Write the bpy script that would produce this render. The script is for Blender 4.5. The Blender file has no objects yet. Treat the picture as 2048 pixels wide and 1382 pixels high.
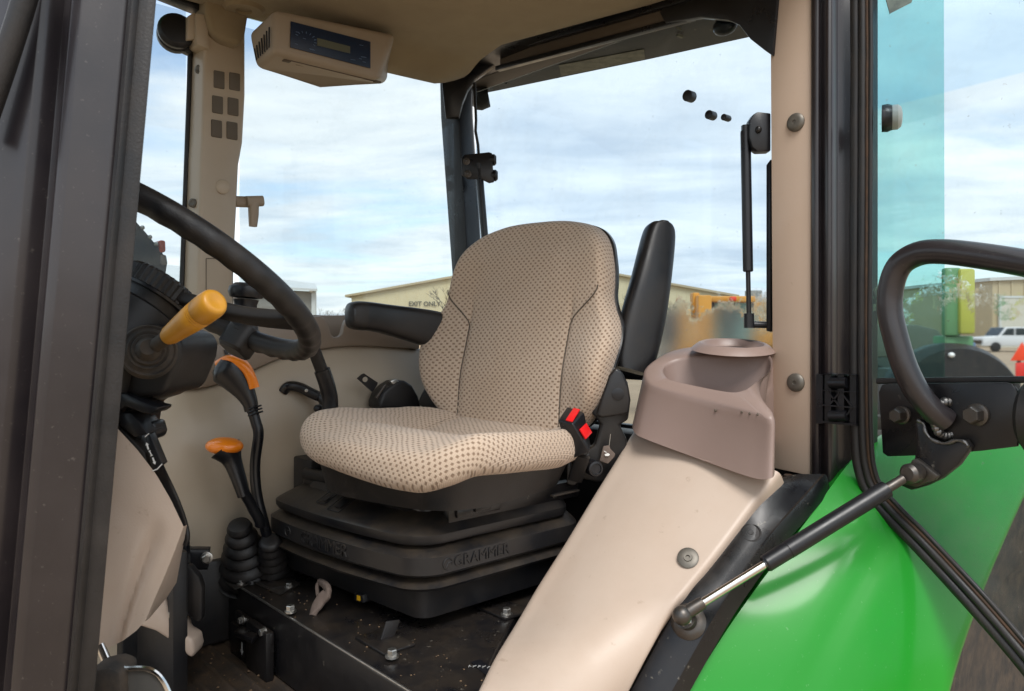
import bpy, bmesh, math, random
from mathutils import Vector, Matrix, noise as mnoise
random.seed(7)
R_ = math.radians
scene = bpy.context.scene
COL = scene.collection

# ------------------------------------------------------------------ camera
TH = R_(42.0)                      # tractor axis against the view direction
ST, CT = math.sin(TH), math.cos(TH)
EYE = Vector((0, 0, 1.85))
FPX, CXP, HYP = 1540.0, 1024.0, 655.0
cam_d = bpy.data.cameras.new('camera'); cam = bpy.data.objects.new('camera', cam_d)
COL.objects.link(cam); scene.camera = cam
cam.location = EYE
cam.rotation_euler = (R_(90), 0, -TH)
cam_d.sensor_width = 36.0
cam_d.lens = 36.0 * FPX / 2048.0
cam_d.shift_y = -(691.0 - HYP) / 2048.0
cam_d.dof.use_dof = True; cam_d.dof.focus_distance = 1.75; cam_d.dof.aperture_fstop = 12.0
cam_d.clip_start = 0.02; cam_d.clip_end = 3000

# ------------------------------------------------------------------ world
SUN_AZ_VEC = Vector((-0.28, -0.50, 0.82)).normalized()      # towards the sun (front-left of the tractor)
world = bpy.data.worlds.new('World'); scene.world = world; world.use_nodes = True
wn = world.node_tree; wn.nodes.clear()
def N(nt, typ, **kw):
    n = nt.nodes.new(typ)
    for k, v in kw.items():
        if k == 'inp':
            for a, b in v.items(): n.inputs[a].default_value = b
        else: setattr(n, k, v)
    return n
def L(nt, a, b): nt.links.new(a, b)
sky = N(wn, 'ShaderNodeTexSky', sky_type='NISHITA', sun_disc=False)
sky.sun_elevation = math.asin(SUN_AZ_VEC.z)
sky.sun_rotation = math.atan2(SUN_AZ_VEC.x, SUN_AZ_VEC.y)
sky.air_density = 1.0; sky.dust_density = 0.6; sky.ozone_density = 1.5
tc = N(wn, 'ShaderNodeTexCoord')
sep = N(wn, 'ShaderNodeSeparateXYZ'); L(wn, tc.outputs['Generated'], sep.inputs[0])
mx = N(wn, 'ShaderNodeMath', operation='MAXIMUM', inp={1: 0.0}); L(wn, sep.outputs['Z'], mx.inputs[0])
ad = N(wn, 'ShaderNodeMath', operation='ADD', inp={1: 0.10}); L(wn, mx.outputs[0], ad.inputs[0])
dx = N(wn, 'ShaderNodeMath', operation='DIVIDE'); L(wn, sep.outputs['X'], dx.inputs[0]); L(wn, ad.outputs[0], dx.inputs[1])
dy = N(wn, 'ShaderNodeMath', operation='DIVIDE'); L(wn, sep.outputs['Y'], dy.inputs[0]); L(wn, ad.outputs[0], dy.inputs[1])
cmb = N(wn, 'ShaderNodeCombineXYZ'); L(wn, dx.outputs[0], cmb.inputs[0]); L(wn, dy.outputs[0], cmb.inputs[1])
mp = N(wn, 'ShaderNodeMapping', inp={'Scale': (1.0, 1.0, 1.0), 'Rotation': (0, 0, R_(48)), 'Location': (3.4, 1.3, 0)}); L(wn, cmb.outputs[0], mp.inputs[0])
mp2 = N(wn, 'ShaderNodeVectorMath', operation='MULTIPLY', inp={1: (0.62, 0.86, 1.0)}); L(wn, mp.outputs[0], mp2.inputs[0])
cn = N(wn, 'ShaderNodeTexNoise', inp={'Scale': 0.62, 'Detail': 6.0, 'Roughness': 0.56, 'Distortion': 0.5}); L(wn, mp2.outputs[0], cn.inputs['Vector'])
cr = N(wn, 'ShaderNodeValToRGB'); L(wn, cn.outputs['Fac'], cr.inputs[0])
cr.color_ramp.interpolation = 'EASE'
cr.color_ramp.elements[0].position = 0.32; cr.color_ramp.elements[0].color = (0.26, 0.26, 0.26, 1)
cr.color_ramp.elements[1].position = 0.50; cr.color_ramp.elements[1].color = (0.95, 0.95, 0.95, 1)
cn2 = N(wn, 'ShaderNodeTexNoise', inp={'Scale': 1.5, 'Detail': 5.0, 'Roughness': 0.6, 'Distortion': 0.3}); L(wn, mp2.outputs[0], cn2.inputs['Vector'])
cr2 = N(wn, 'ShaderNodeValToRGB'); L(wn, cn2.outputs['Fac'], cr2.inputs[0])
cr2.color_ramp.elements[0].position = 0.36; cr2.color_ramp.elements[0].color = (6.7, 7.2, 7.9, 1)
cr2.color_ramp.elements[1].position = 0.62; cr2.color_ramp.elements[1].color = (9.9, 9.95, 9.9, 1)
smul = N(wn, 'ShaderNodeMix', data_type='RGBA', blend_type='MULTIPLY', inp={'Factor': 1.0, 'B': (1.50, 1.62, 1.66, 1)}); L(wn, sky.outputs[0], smul.inputs['A'])
hz = N(wn, 'ShaderNodeMapRange', inp={'From Min': 0.0, 'From Max': 0.30, 'To Min': 0.62, 'To Max': 0.0}); L(wn, mx.outputs[0], hz.inputs[0])
hm = N(wn, 'ShaderNodeMath', operation='MAXIMUM'); L(wn, hz.outputs[0], hm.inputs[0]); L(wn, cr.outputs['Color'], hm.inputs[1])
wmix = N(wn, 'ShaderNodeMix', data_type='RGBA'); L(wn, hm.outputs[0], wmix.inputs['Factor']); L(wn, smul.outputs['Result'], wmix.inputs['A']); L(wn, cr2.outputs['Color'], wmix.inputs['B'])
bg = N(wn, 'ShaderNodeBackground', inp={'Strength': 0.10}); L(wn, wmix.outputs['Result'], bg.inputs['Color'])
wo = N(wn, 'ShaderNodeOutputWorld'); L(wn, bg.outputs[0], wo.inputs['Surface'])

# ------------------------------------------------------------------ sun
sd = bpy.data.lights.new('sun', 'SUN'); sun = bpy.data.objects.new('sun', sd); COL.objects.link(sun)
sd.energy = 1.95; sd.angle = R_(26); sd.color = (1.0, 0.97, 0.93)
sun.rotation_euler = (-SUN_AZ_VEC).to_track_quat('-Z', 'Y').to_euler()
sun.location = (0, -5, 12)

# ------------------------------------------------------------------ view
scene.render.engine = 'CYCLES'
scene.view_settings.view_transform = 'Standard'; scene.view_settings.look = 'None'
scene.view_settings.exposure = 0.64; scene.view_settings.gamma = 1.0
scene.view_settings.use_curve_mapping = False
scene.cycles.use_denoising = True
scene.cycles.max_bounces = 10; scene.cycles.transparent_max_bounces = 16
scene.cycles.diffuse_bounces = 5; scene.cycles.glossy_bounces = 4
scene.cycles.sample_clamp_indirect = 6.0
scene.cycles.caustics_reflective = False; scene.cycles.caustics_refractive = False

# ------------------------------------------------------------------ pixel -> place helpers
def ray(px, py):
    u = (px - CXP) / FPX; v = (HYP - py) / FPX
    return Vector((ST + u * CT, CT - u * ST, v))
def U(px, py, X=None, Y=None, Z=None, t=None):
    d = ray(px, py)
    if X is not None: t = X / d.x
    elif Y is not None: t = Y / d.y
    elif Z is not None: t = (Z - EYE.z) / d.z
    return EYE + d * t
FWD = Vector((ST, CT, 0)); RGT = Vector((CT, -ST, 0)); UPV = Vector((0, 0, 1))
def px2m(t): return t / FPX

# ------------------------------------------------------------------ materials
def hexl(h):
    h = h.lstrip('#'); o = []
    for i in (0, 2, 4):
        c = int(h[i:i+2], 16) / 255.0
        o.append(c / 12.92 if c <= 0.04045 else ((c + 0.055) / 1.055) ** 2.4)
    return (o[0], o[1], o[2], 1.0)
MATS = {}
def mat(name, col, rough=0.5, metal=0.0, spec=0.5, coat=0.0, coat_r=0.05, vary=0.0, vscale=6.0, vcol=None, bump=0.0, bscale=200.0, rvary=0.0, detail=6.0, spots=None, sheen=0.0, top_dust=0.0):
    m = bpy.data.materials.new(name); m.use_nodes = True; nt = m.node_tree
    b = nt.nodes['Principled BSDF']
    b.inputs['Base Color'].default_value = tuple(col[:3]) + (1,)
    b.inputs['Roughness'].default_value = rough; b.inputs['Metallic'].default_value = metal
    b.inputs['Specular IOR Level'].default_value = spec
    b.inputs['Coat Weight'].default_value = coat; b.inputs['Coat Roughness'].default_value = coat_r
    if sheen: b.inputs['Sheen Weight'].default_value = sheen
    t = N(nt, 'ShaderNodeTexCoord')
    src = None
    if vary > 0:
        n = N(nt, 'ShaderNodeTexNoise', inp={'Scale': vscale, 'Detail': detail, 'Roughness': 0.65}); L(nt, t.outputs['Object'], n.inputs['Vector'])
        r = N(nt, 'ShaderNodeValToRGB'); L(nt, n.outputs['Fac'], r.inputs[0])
        r.color_ramp.elements[0].position = 0.38; r.color_ramp.elements[1].position = 0.68
        mxn = N(nt, 'ShaderNodeMix', data_type='RGBA')
        mxn.inputs['A'].default_value = tuple(col[:3]) + (1,)
        vc = vcol if vcol else tuple(c * 0.6 for c in col[:3])
        mxn.inputs['B'].default_value = tuple(vc[:3]) + (1,)
        ml = N(nt, 'ShaderNodeMath', operation='MULTIPLY', inp={1: vary}); L(nt, r.outputs['Color'], ml.inputs[0])
        L(nt, ml.outputs[0], mxn.inputs['Factor']); src = mxn.outputs['Result']
        if rvary:
            ra = N(nt, 'ShaderNodeMath', operation='MULTIPLY_ADD', inp={1: rvary, 2: rough}); L(nt, r.outputs['Color'], ra.inputs[0]); L(nt, ra.outputs[0], b.inputs['Roughness'])
    if spots:      # (scale, threshold, colour, amount) small specks / scuffs
        n = N(nt, 'ShaderNodeTexNoise', inp={'Scale': spots[0], 'Detail': 3.0, 'Roughness': 0.7}); L(nt, t.outputs['Object'], n.inputs['Vector'])
        r = N(nt, 'ShaderNodeValToRGB'); L(nt, n.outputs['Fac'], r.inputs[0])
        r.color_ramp.elements[0].position = spots[1]; r.color_ramp.elements[1].position = spots[1] + 0.07
        ml = N(nt, 'ShaderNodeMath', operation='MULTIPLY', inp={1: spots[3]}); L(nt, r.outputs['Color'], ml.inputs[0])
        mxn = N(nt, 'ShaderNodeMix', data_type='RGBA')
        if src is not None: L(nt, src, mxn.inputs['A'])
        else: mxn.inputs['A'].default_value = tuple(col[:3]) + (1,)
        mxn.inputs['B'].default_value = tuple(spots[2][:3]) + (1,)
        L(nt, ml.outputs[0], mxn.inputs['Factor']); src = mxn.outputs['Result']
    if top_dust > 0:      # settled dust on surfaces that lie flat
        gg = N(nt, 'ShaderNodeNewGeometry'); sx = N(nt, 'ShaderNodeSeparateXYZ'); L(nt, gg.outputs['Normal'], sx.inputs[0])
        mr = N(nt, 'ShaderNodeMapRange', interpolation_type='SMOOTHSTEP', inp={'From Min': 0.45, 'From Max': 0.97, 'To Min': 0.0, 'To Max': top_dust}); L(nt, sx.outputs['Z'], mr.inputs[0])
        n = N(nt, 'ShaderNodeTexNoise', inp={'Scale': 16.0, 'Detail': 7.0, 'Roughness': 0.7}); L(nt, t.outputs['Object'], n.inputs['Vector'])
        r = N(nt, 'ShaderNodeValToRGB'); L(nt, n.outputs['Fac'], r.inputs[0]); r.color_ramp.elements[0].position = 0.36; r.color_ramp.elements[1].position = 0.66
        ml = N(nt, 'ShaderNodeMath', operation='MULTIPLY'); L(nt, mr.outputs[0], ml.inputs[0]); L(nt, r.outputs['Color'], ml.inputs[1])
        mxn = N(nt, 'ShaderNodeMix', data_type='RGBA'); L(nt, ml.outputs[0], mxn.inputs['Factor'])
        if src is not None: L(nt, src, mxn.inputs['A'])
        else: mxn.inputs['A'].default_value = tuple(col[:3]) + (1,)
        mxn.inputs['B'].default_value = hexl('#7d6a50'); src = mxn.outputs['Result']
    if src is not None: L(nt, src, b.inputs['Base Color'])
    if bump > 0:
        n = N(nt, 'ShaderNodeTexNoise', inp={'Scale': bscale, 'Detail': 3.0, 'Roughness': 0.6}); L(nt, t.outputs['Object'], n.inputs['Vector'])
        bp = N(nt, 'ShaderNodeBump', inp={'Strength': bump, 'Distance': 0.001}); L(nt, n.outputs['Fac'], bp.inputs['Height']); L(nt, bp.outputs[0], b.inputs['Normal'])
    MATS[name] = m
    return m
DUST = hexl('#8a7558')
mat('black_plastic', (0.0075, 0.008, 0.010), 0.40, top_dust=0.16, vary=0.05, vscale=9, vcol=DUST, bump=0.35, bscale=900, rvary=0.15)
mat('seat_plastic', (0.0075, 0.0085, 0.011), 0.30, top_dust=0.20, vary=0.05, vscale=7, vcol=DUST, bump=0.08, bscale=700, rvary=0.2)
mat('black_smooth', (0.007, 0.0075, 0.010), 0.27, vary=0.06, vscale=12, vcol=(0.05, 0.048, 0.045), bump=0.1, bscale=500, rvary=0.15)
mat('black_paint', (0.006, 0.0063, 0.008), 0.24, top_dust=0.09, vary=0.10, vscale=6, vcol=hexl('#4d4235'), bump=0.06, bscale=300, rvary=0.25, spots=(55, 0.66, hexl('#8a8478'), 0.35))
mat('post_paint', (0.013, 0.0105, 0.013), 0.34, coat=0.45, coat_r=0.16, vary=0.45, vscale=6, vcol=(0.034, 0.025, 0.025), bump=0.10, bscale=240, rvary=0.15, spots=(150, 0.66, hexl('#6a6560'), 0.35))
mat('rubber', (0.008, 0.008, 0.009), 0.42, vary=0.22, vscale=14, vcol=hexl('#4a4038'), bump=0.4, bscale=350, rvary=0.2)
mat('dusty_rubber', (0.024, 0.023, 0.022), 0.8, vary=0.7, vscale=22, vcol=hexl('#5a4d40'), bump=1.0, bscale=70)
mat('rust_rubber', hexl('#4a3524'), 0.8, vary=0.7, vscale=40, vcol=(0.02, 0.018, 0.016), bump=0.5, bscale=300)
mat('tan', hexl('#bfae9f'), 0.40, top_dust=0.08, vary=0.30, vscale=5, vcol=hexl('#b39a86'), bump=0.22, bscale=420, rvary=0.08, spots=(38, 0.66, hexl('#8d7762'), 0.32))
mat('tan_trim', hexl('#bba694'), 0.5, vary=0.2, vscale=5, vcol=hexl('#ab8f74'), bump=0.15, bscale=600, spots=(60, 0.70, hexl('#7d6a58'), 0.25))
mat('tan_far_shaded', hexl('#b8a995'), 0.36, vary=0.25, vscale=4, vcol=hexl('#9b8b76'), bump=0.15, bscale=420, spots=(60, 0.72, hexl('#6d5a48'), 0.25))  # same plastic as tan; far-side shade put into a darker, greyer colour
mat('taupe', hexl('#927e76'), 0.33, top_dust=0.15, vary=0.2, vscale=7, vcol=hexl('#836f66'), bump=0.25, bscale=700, rvary=0.1, spots=(45, 0.70, hexl('#b9a697'), 0.25))
mat('taupe_far', hexl('#8f8071'), 0.42, vary=0.2, vscale=7, vcol=hexl('#7d6e60'), bump=0.2, bscale=700)
mat('headliner', hexl('#9a8a6e'), 0.95, vary=0.3, vscale=8, vcol=hexl('#7a6850'), bump=0.7, bscale=900, sheen=0.2)
mat('box_tan', hexl('#a0917f'), 0.5, vary=0.2, vscale=8, vcol=hexl('#8f7c68'), bump=0.15, bscale=500)
mat('dark_tan', hexl('#5d5348'), 0.7, vary=0.2, vscale=20)
mat('pad_grey', hexl('#6a6258'), 0.85, bump=0.8, bscale=900)
mat('washer_grey', hexl('#6f6a62'), 0.45, metal=0.5, vary=0.4, vscale=60, vcol=hexl('#4b463f'))
mat('green_paint', hexl('#0f8a1c'), 0.42, spec=0.3, coat=0.42, coat_r=0.14, vary=0.12, vscale=5, vcol=hexl('#2b7a33'), bump=0.04, bscale=30, rvary=0.12, spots=(120, 0.66, hexl('#7fae80'), 0.30))
mat('steel', (0.62, 0.61, 0.58), 0.3, metal=1.0, vary=0.5, vscale=70, vcol=(0.25, 0.23, 0.2), rvary=0.2)
mat('chrome', (0.75, 0.74, 0.72), 0.14, metal=1.0, vary=0.2, vscale=40, vcol=(0.45, 0.43, 0.4))
mat('dark_steel', (0.10, 0.095, 0.09), 0.35, metal=0.8, vary=0.5, vscale=50, vcol=hexl('#5a4a3a'), rvary=0.2)
mat('weld', (0.20, 0.195, 0.19), 0.38, metal=0.9, vary=0.7, vscale=120, vcol=(0.06, 0.055, 0.05), bump=1.0, bscale=150)
mat('orange', hexl('#f08418'), 0.30, coat=0.3, vary=0.1, vscale=20)
mat('amber_handle', hexl('#d79a30'), 0.40, coat=0.15, coat_r=0.3, vary=0.35, vscale=30, vcol=hexl('#b57b22'), bump=0.1, bscale=200, spots=(70, 0.70, hexl('#6b4a1c'), 0.4))
mat('red', hexl('#e31b1f'), 0.35)
mat('yellow', hexl('#d9a718'), 0.45)
mat('white_mark', hexl('#e6e6e4'), 0.5)
mat('grey_mark', hexl('#9a9a98'), 0.5)
mat('navy', hexl('#10223c'), 0.38, vary=0.3, vscale=90, vcol=hexl('#1c3049'))
mat('lcd', hexl('#5d6052'), 0.3)
mat('navy_mark', hexl('#62799a'), 0.5)
mat('floor_mat', hexl('#2b241e'), 0.75, vary=0.9, vscale=14, vcol=hexl('#4b3b2b'), bump=0.7, bscale=160, spots=(90, 0.63, hexl('#8b6b45'), 0.6))
mat('brown_strap', hexl('#6d5f57'), 0.8, vary=0.4, vscale=40, vcol=hexl('#4a3f38'), bump=0.5, bscale=300)
mat('lamp_amber', hexl('#d8562a'), 0.25, coat=0.5)
mat('lamp_clear', hexl('#8c8178'), 0.2, coat=0.5)
mat('white_plastic', hexl('#cfcac2'), 0.4)
mat('sticker', hexl('#97907c'), 0.6, vary=0.6, vscale=30, vcol=hexl('#4a463e'))
mat('overhang', hexl('#3d3b38'), 0.6, vary=0.5, vscale=5, vcol=hexl('#26241f'), spots=(30, 0.66, hexl('#8d8775'), 0.5))
mat('clear_plastic', (0.22, 0.22, 0.21), 0.22, metal=0.6, vary=0.6, vscale=14, vcol=(0.2, 0.19, 0.18))

# seat cloth: staggered dark cells on a tan weave, laid out on the cloth's own UV (metres)
def fabric():
    m = bpy.data.materials.new('seat_cloth'); m.use_nodes = True; nt = m.node_tree; b = nt.nodes['Principled BSDF']
    uv = N(nt, 'ShaderNodeUVMap'); s = N(nt, 'ShaderNodeSeparateXYZ'); L(nt, uv.outputs[0], s.inputs[0])
    def M(op, a, b_=None, c=None):
        n = N(nt, 'ShaderNodeMath', operation=op)
        for i, x in enumerate((a, b_, c)):
            if x is None: continue
            if isinstance(x, (int, float)): n.inputs[i].default_value = x
            else: L(nt, x, n.inputs[i])
        return n.outputs[0]
    PU, PV = 0.0138, 0.0068
    tw = N(nt, 'ShaderNodeTexCoord'); nw = N(nt, 'ShaderNodeTexNoise', inp={'Scale': 22.0, 'Detail': 2.0}); L(nt, tw.outputs['Object'], nw.inputs['Vector'])
    wob = M('MULTIPLY', M('SUBTRACT', nw.outputs['Fac'], 0.5), 0.010)
    v = M('DIVIDE', M('ADD', s.outputs['Y'], wob), PV)
    row = M('FLOOR', v)
    half = M('MULTIPLY', M('FLOORED_MODULO', row, 2.0), 0.5)
    u = M('ADD', M('DIVIDE', M('ADD', s.outputs['X'], wob), PU), half)
    fu = M('ABSOLUTE', M('SUBTRACT', M('FRACT', u), 0.5))
    fv = M('ABSOLUTE', M('SUBTRACT', M('FRACT', v), 0.5))
    mu = N(nt, 'ShaderNodeMapRange', interpolation_type='SMOOTHSTEP', inp={'From Min': 0.12, 'From Max': 0.25, 'To Min': 1.0, 'To Max': 0.0}); L(nt, fu, mu.inputs[0])
    mv = N(nt, 'ShaderNodeMapRange', interpolation_type='SMOOTHSTEP', inp={'From Min': 0.20, 'From Max': 0.42, 'To Min': 1.0, 'To Max': 0.0}); L(nt, fv, mv.inputs[0])
    dark = M('MULTIPLY', mu.outputs[0], mv.outputs[0])
    # rib weave
    rib = M('MULTIPLY_ADD', M('SINE', M('MULTIPLY', s.outputs['X'], 2 * math.pi / (PU / 4))), 0.5, 0.5)
    tcn = N(nt, 'ShaderNodeTexCoord')
    n1 = N(nt, 'ShaderNodeTexNoise', inp={'Scale': 5.0, 'Detail': 4.0}); L(nt, tcn.outputs['Object'], n1.inputs['Vector'])
    n2 = N(nt, 'ShaderNodeTexNoise', inp={'Scale': 900.0, 'Detail': 2.0}); L(nt, tcn.outputs['Object'], n2.inputs['Vector'])
    rA = N(nt, 'ShaderNodeMix', data_type='RGBA'); rA.inputs['A'].default_value = hexl('#d3c0ae'); rA.inputs['B'].default_value = hexl('#c0a992')
    L(nt, n1.outputs['Fac'], rA.inputs['Factor'])
    rB = N(nt, 'ShaderNodeMix', data_type='RGBA'); rB.inputs['A'].default_value = hexl('#9c8672'); rB.inputs['B'].default_value = hexl('#7d6855')
    L(nt, n2.outputs['Fac'], rB.inputs['Factor'])
    sh = N(nt, 'ShaderNodeMix', data_type='RGBA', blend_type='MULTIPLY'); L(nt, M('MULTIPLY', M('SUBTRACT', 1.0, rib), 0.28), sh.inputs['Factor']); L(nt, rA.outputs['Result'], sh.inputs['A']); sh.inputs['B'].default_value = (0.5, 0.45, 0.4, 1)
    mxn = N(nt, 'ShaderNodeMix', data_type='RGBA'); L(nt, dark, mxn.inputs['Factor']); L(nt, sh.outputs['Result'], mxn.inputs['A']); L(nt, rB.outputs['Result'], mxn.inputs['B'])
    L(nt, mxn.outputs['Result'], b.inputs['Base Color'])
    b.inputs['Roughness'].default_value = 0.9; b.inputs['Specular IOR Level'].default_value = 0.2
    b.inputs['Sheen Weight'].default_value = 0.25; b.inputs['Sheen Roughness'].default_value = 0.5
    h = M('ADD', M('MULTIPLY', dark, -1.0), M('MULTIPLY', rib, 0.35))
    h = M('ADD', h, M('MULTIPLY', n2.outputs['Fac'], 0.3))
    bp = N(nt, 'ShaderNodeBump', inp={'Strength': 0.6, 'Distance': 0.0015}); L(nt, h, bp.inputs['Height']); L(nt, bp.outputs[0], b.inputs['Normal'])
    MATS['seat_cloth'] = m
fabric()

def glass(name, tint, dirt=0.05, dscale=8.0, band=None, smear=0.0, rrough=0.24):
    m = bpy.data.materials.new(name); m.use_nodes = True; nt = m.node_tree; nt.nodes.clear()
    tr = N(nt, 'ShaderNodeBsdfTransparent'); tr.inputs[0].default_value = tuple(tint) + (1,)
    gl = N(nt, 'ShaderNodeBsdfGlossy', inp={'Roughness': 0.02}); gl.inputs[0].default_value = (0.9, 0.95, 0.95, 1)
    lw_ = N(nt, 'ShaderNodeLayerWeight', inp={'Blend': 0.5}); pw_ = N(nt, 'ShaderNodeMath', operation='POWER', inp={1: 5.0}); L(nt, lw_.outputs['Facing'], pw_.inputs[0])
    fr = N(nt, 'ShaderNodeMath', operation='MULTIPLY_ADD', inp={1: 0.7, 2: 0.022}); L(nt, pw_.outputs[0], fr.inputs[0])
    ms = N(nt, 'ShaderNodeMixShader'); L(nt, fr.outputs[0], ms.inputs[0]); L(nt, tr.outputs[0], ms.inputs[1]); L(nt, gl.outputs[0], ms.inputs[2])
    t = N(nt, 'ShaderNodeTexCoord')
    if band:
        s = N(nt, 'ShaderNodeSeparateXYZ'); g = N(nt, 'ShaderNodeNewGeometry'); L(nt, g.outputs['Position'], s.inputs[0])
        mr = N(nt, 'ShaderNodeMapRange', inp={'From Min': band[0] - 0.002, 'From Max': band[0] + 0.002}); L(nt, s.outputs['Z'], mr.inputs[0])
        mxn = N(nt, 'ShaderNodeMix', data_type='RGBA'); mxn.inputs['A'].default_value = tuple(tint) + (1,); mxn.inputs['B'].default_value = tuple(band[1]) + (1,)
        L(nt, mr.outputs[0], mxn.inputs['Factor']); L(nt, mxn.outputs['Result'], tr.inputs[0])
    n = N(nt, 'ShaderNodeTexNoise', inp={'Scale': dscale, 'Detail': 9.0, 'Roughness': 0.75}); L(nt, t.outputs['Object'], n.inputs['Vector'])
    r = N(nt, 'ShaderNodeValToRGB'); L(nt, n.outputs['Fac'], r.inputs[0]); r.color_ramp.elements[0].position = 0.48; r.color_ramp.elements[1].position = 0.78
    ml = N(nt, 'ShaderNodeMath', operation='MULTIPLY', inp={1: dirt}); L(nt, r.outputs['Color'], ml.inputs[0])
    # small dried drops
    vo = N(nt, 'ShaderNodeTexNoise', inp={'Scale': 75.0, 'Detail': 2.0}); L(nt, t.outputs['Object'], vo.inputs['Vector'])
    r2 = N(nt, 'ShaderNodeValToRGB'); L(nt, vo.outputs['Fac'], r2.inputs[0]); r2.color_ramp.elements[0].position = 0.73; r2.color_ramp.elements[1].position = 0.77
    m2 = N(nt, 'ShaderNodeMath', operation='MULTIPLY_ADD', inp={1: 0.25 * min(1, dirt * 10)}); L(nt, r2.outputs['Color'], m2.inputs[0]); L(nt, ml.outputs[0], m2.inputs[2])
    fac = m2.outputs[0]
    if smear > 0:      # dried film on the lower part of the pane
        g = N(nt, 'ShaderNodeNewGeometry'); s = N(nt, 'ShaderNodeSeparateXYZ'); L(nt, g.outputs['Position'], s.inputs[0])
        n3 = N(nt, 'ShaderNodeTexNoise', inp={'Scale': 7.0, 'Detail': 8.0, 'Roughness': 0.8}); L(nt, t.outputs['Object'], n3.inputs['Vector'])
        hh = N(nt, 'ShaderNodeMath', operation='MULTIPLY_ADD', inp={1: 0.45}); L(nt, n3.outputs['Fac'], hh.inputs[0]); L(nt, s.outputs['Z'], hh.inputs[2])
        mr = N(nt, 'ShaderNodeMapRange', inp={'From Min': 2.105, 'From Max': 2.14, 'To Min': smear, 'To Max': 0.0}); L(nt, hh.outputs[0], mr.inputs[0])
        rf_ = N(nt, 'ShaderNodeBsdfRefraction', inp={'IOR': 1.12, 'Roughness': rrough}); rf_.inputs[0].default_value = tuple(tint) + (1,)
        mk_ = N(nt, 'ShaderNodeMath', operation='MULTIPLY', inp={1: 1.0 / smear}); L(nt, mr.outputs[0], mk_.inputs[0])
        mr2 = N(nt, 'ShaderNodeMixShader'); L(nt, mk_.outputs[0], mr2.inputs[0]); L(nt, ms.outputs[0], mr2.inputs[1]); L(nt, rf_.outputs[0], mr2.inputs[2]); ms = mr2
        n4 = N(nt, 'ShaderNodeTexNoise', inp={'Scale': 260.0, 'Detail': 3.0}); L(nt, t.outputs['Object'], n4.inputs['Vector'])
        mm = N(nt, 'ShaderNodeMath', operation='MULTIPLY'); L(nt, mr.outputs[0], mm.inputs[0]); L(nt, n4.outputs['Fac'], mm.inputs[1])
        aa = N(nt, 'ShaderNodeMath', operation='ADD'); L(nt, fac, aa.inputs[0]); L(nt, mm.outputs[0], aa.inputs[1]); fac = aa.outputs[0]
    df = N(nt, 'ShaderNodeBsdfDiffuse'); df.inputs[0].default_value = (0.75, 0.73, 0.68, 1)
    tl = N(nt, 'ShaderNodeBsdfTranslucent'); tl.inputs[0].default_value = (0.75, 0.73, 0.68, 1)
    mh = N(nt, 'ShaderNodeMixShader', inp={0: 0.6}); L(nt, df.outputs[0], mh.inputs[1]); L(nt, tl.outputs[0], mh.inputs[2])
    m3 = N(nt, 'ShaderNodeMixShader'); L(nt, fac, m3.inputs[0]); L(nt, ms.outputs[0], m3.inputs[1]); L(nt, mh.outputs[0], m3.inputs[2])
    o = N(nt, 'ShaderNodeOutputMaterial'); L(nt, m3.outputs[0], o.inputs[0])
    MATS[name] = m
glass('glass', (0.80, 0.84, 0.85), 0.04)
glass('glass_rear', (0.76, 0.82, 0.86), 0.06, 6.0, smear=0.28)
glass('glass_teal', (0.66, 0.86, 0.84), 0.05)
glass('glass_door', (0.82, 0.865, 0.875), 0.10, 6.0, band=(2.275, (0.74, 0.83, 0.88)), smear=0.02, rrough=0.07)

# ------------------------------------------------------------------ object helpers
WLOC = {}
def top(name, label, cat, loc, group=None, kind=None):
    o = bpy.data.objects.new(name, None); COL.objects.link(o)
    o.location = loc; o.empty_display_size = 0.1
    o['label'] = label; o['category'] = cat
    if group: o['group'] = group
    if kind: o['kind'] = kind
    WLOC[o.name] = Vector(loc)
    return o
def tag(o, label, cat, group=None, kind=None):
    o['label'] = label
    if cat: o['category'] = cat
    if group: o['group'] = group
    if kind: o['kind'] = kind
    return o

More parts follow.
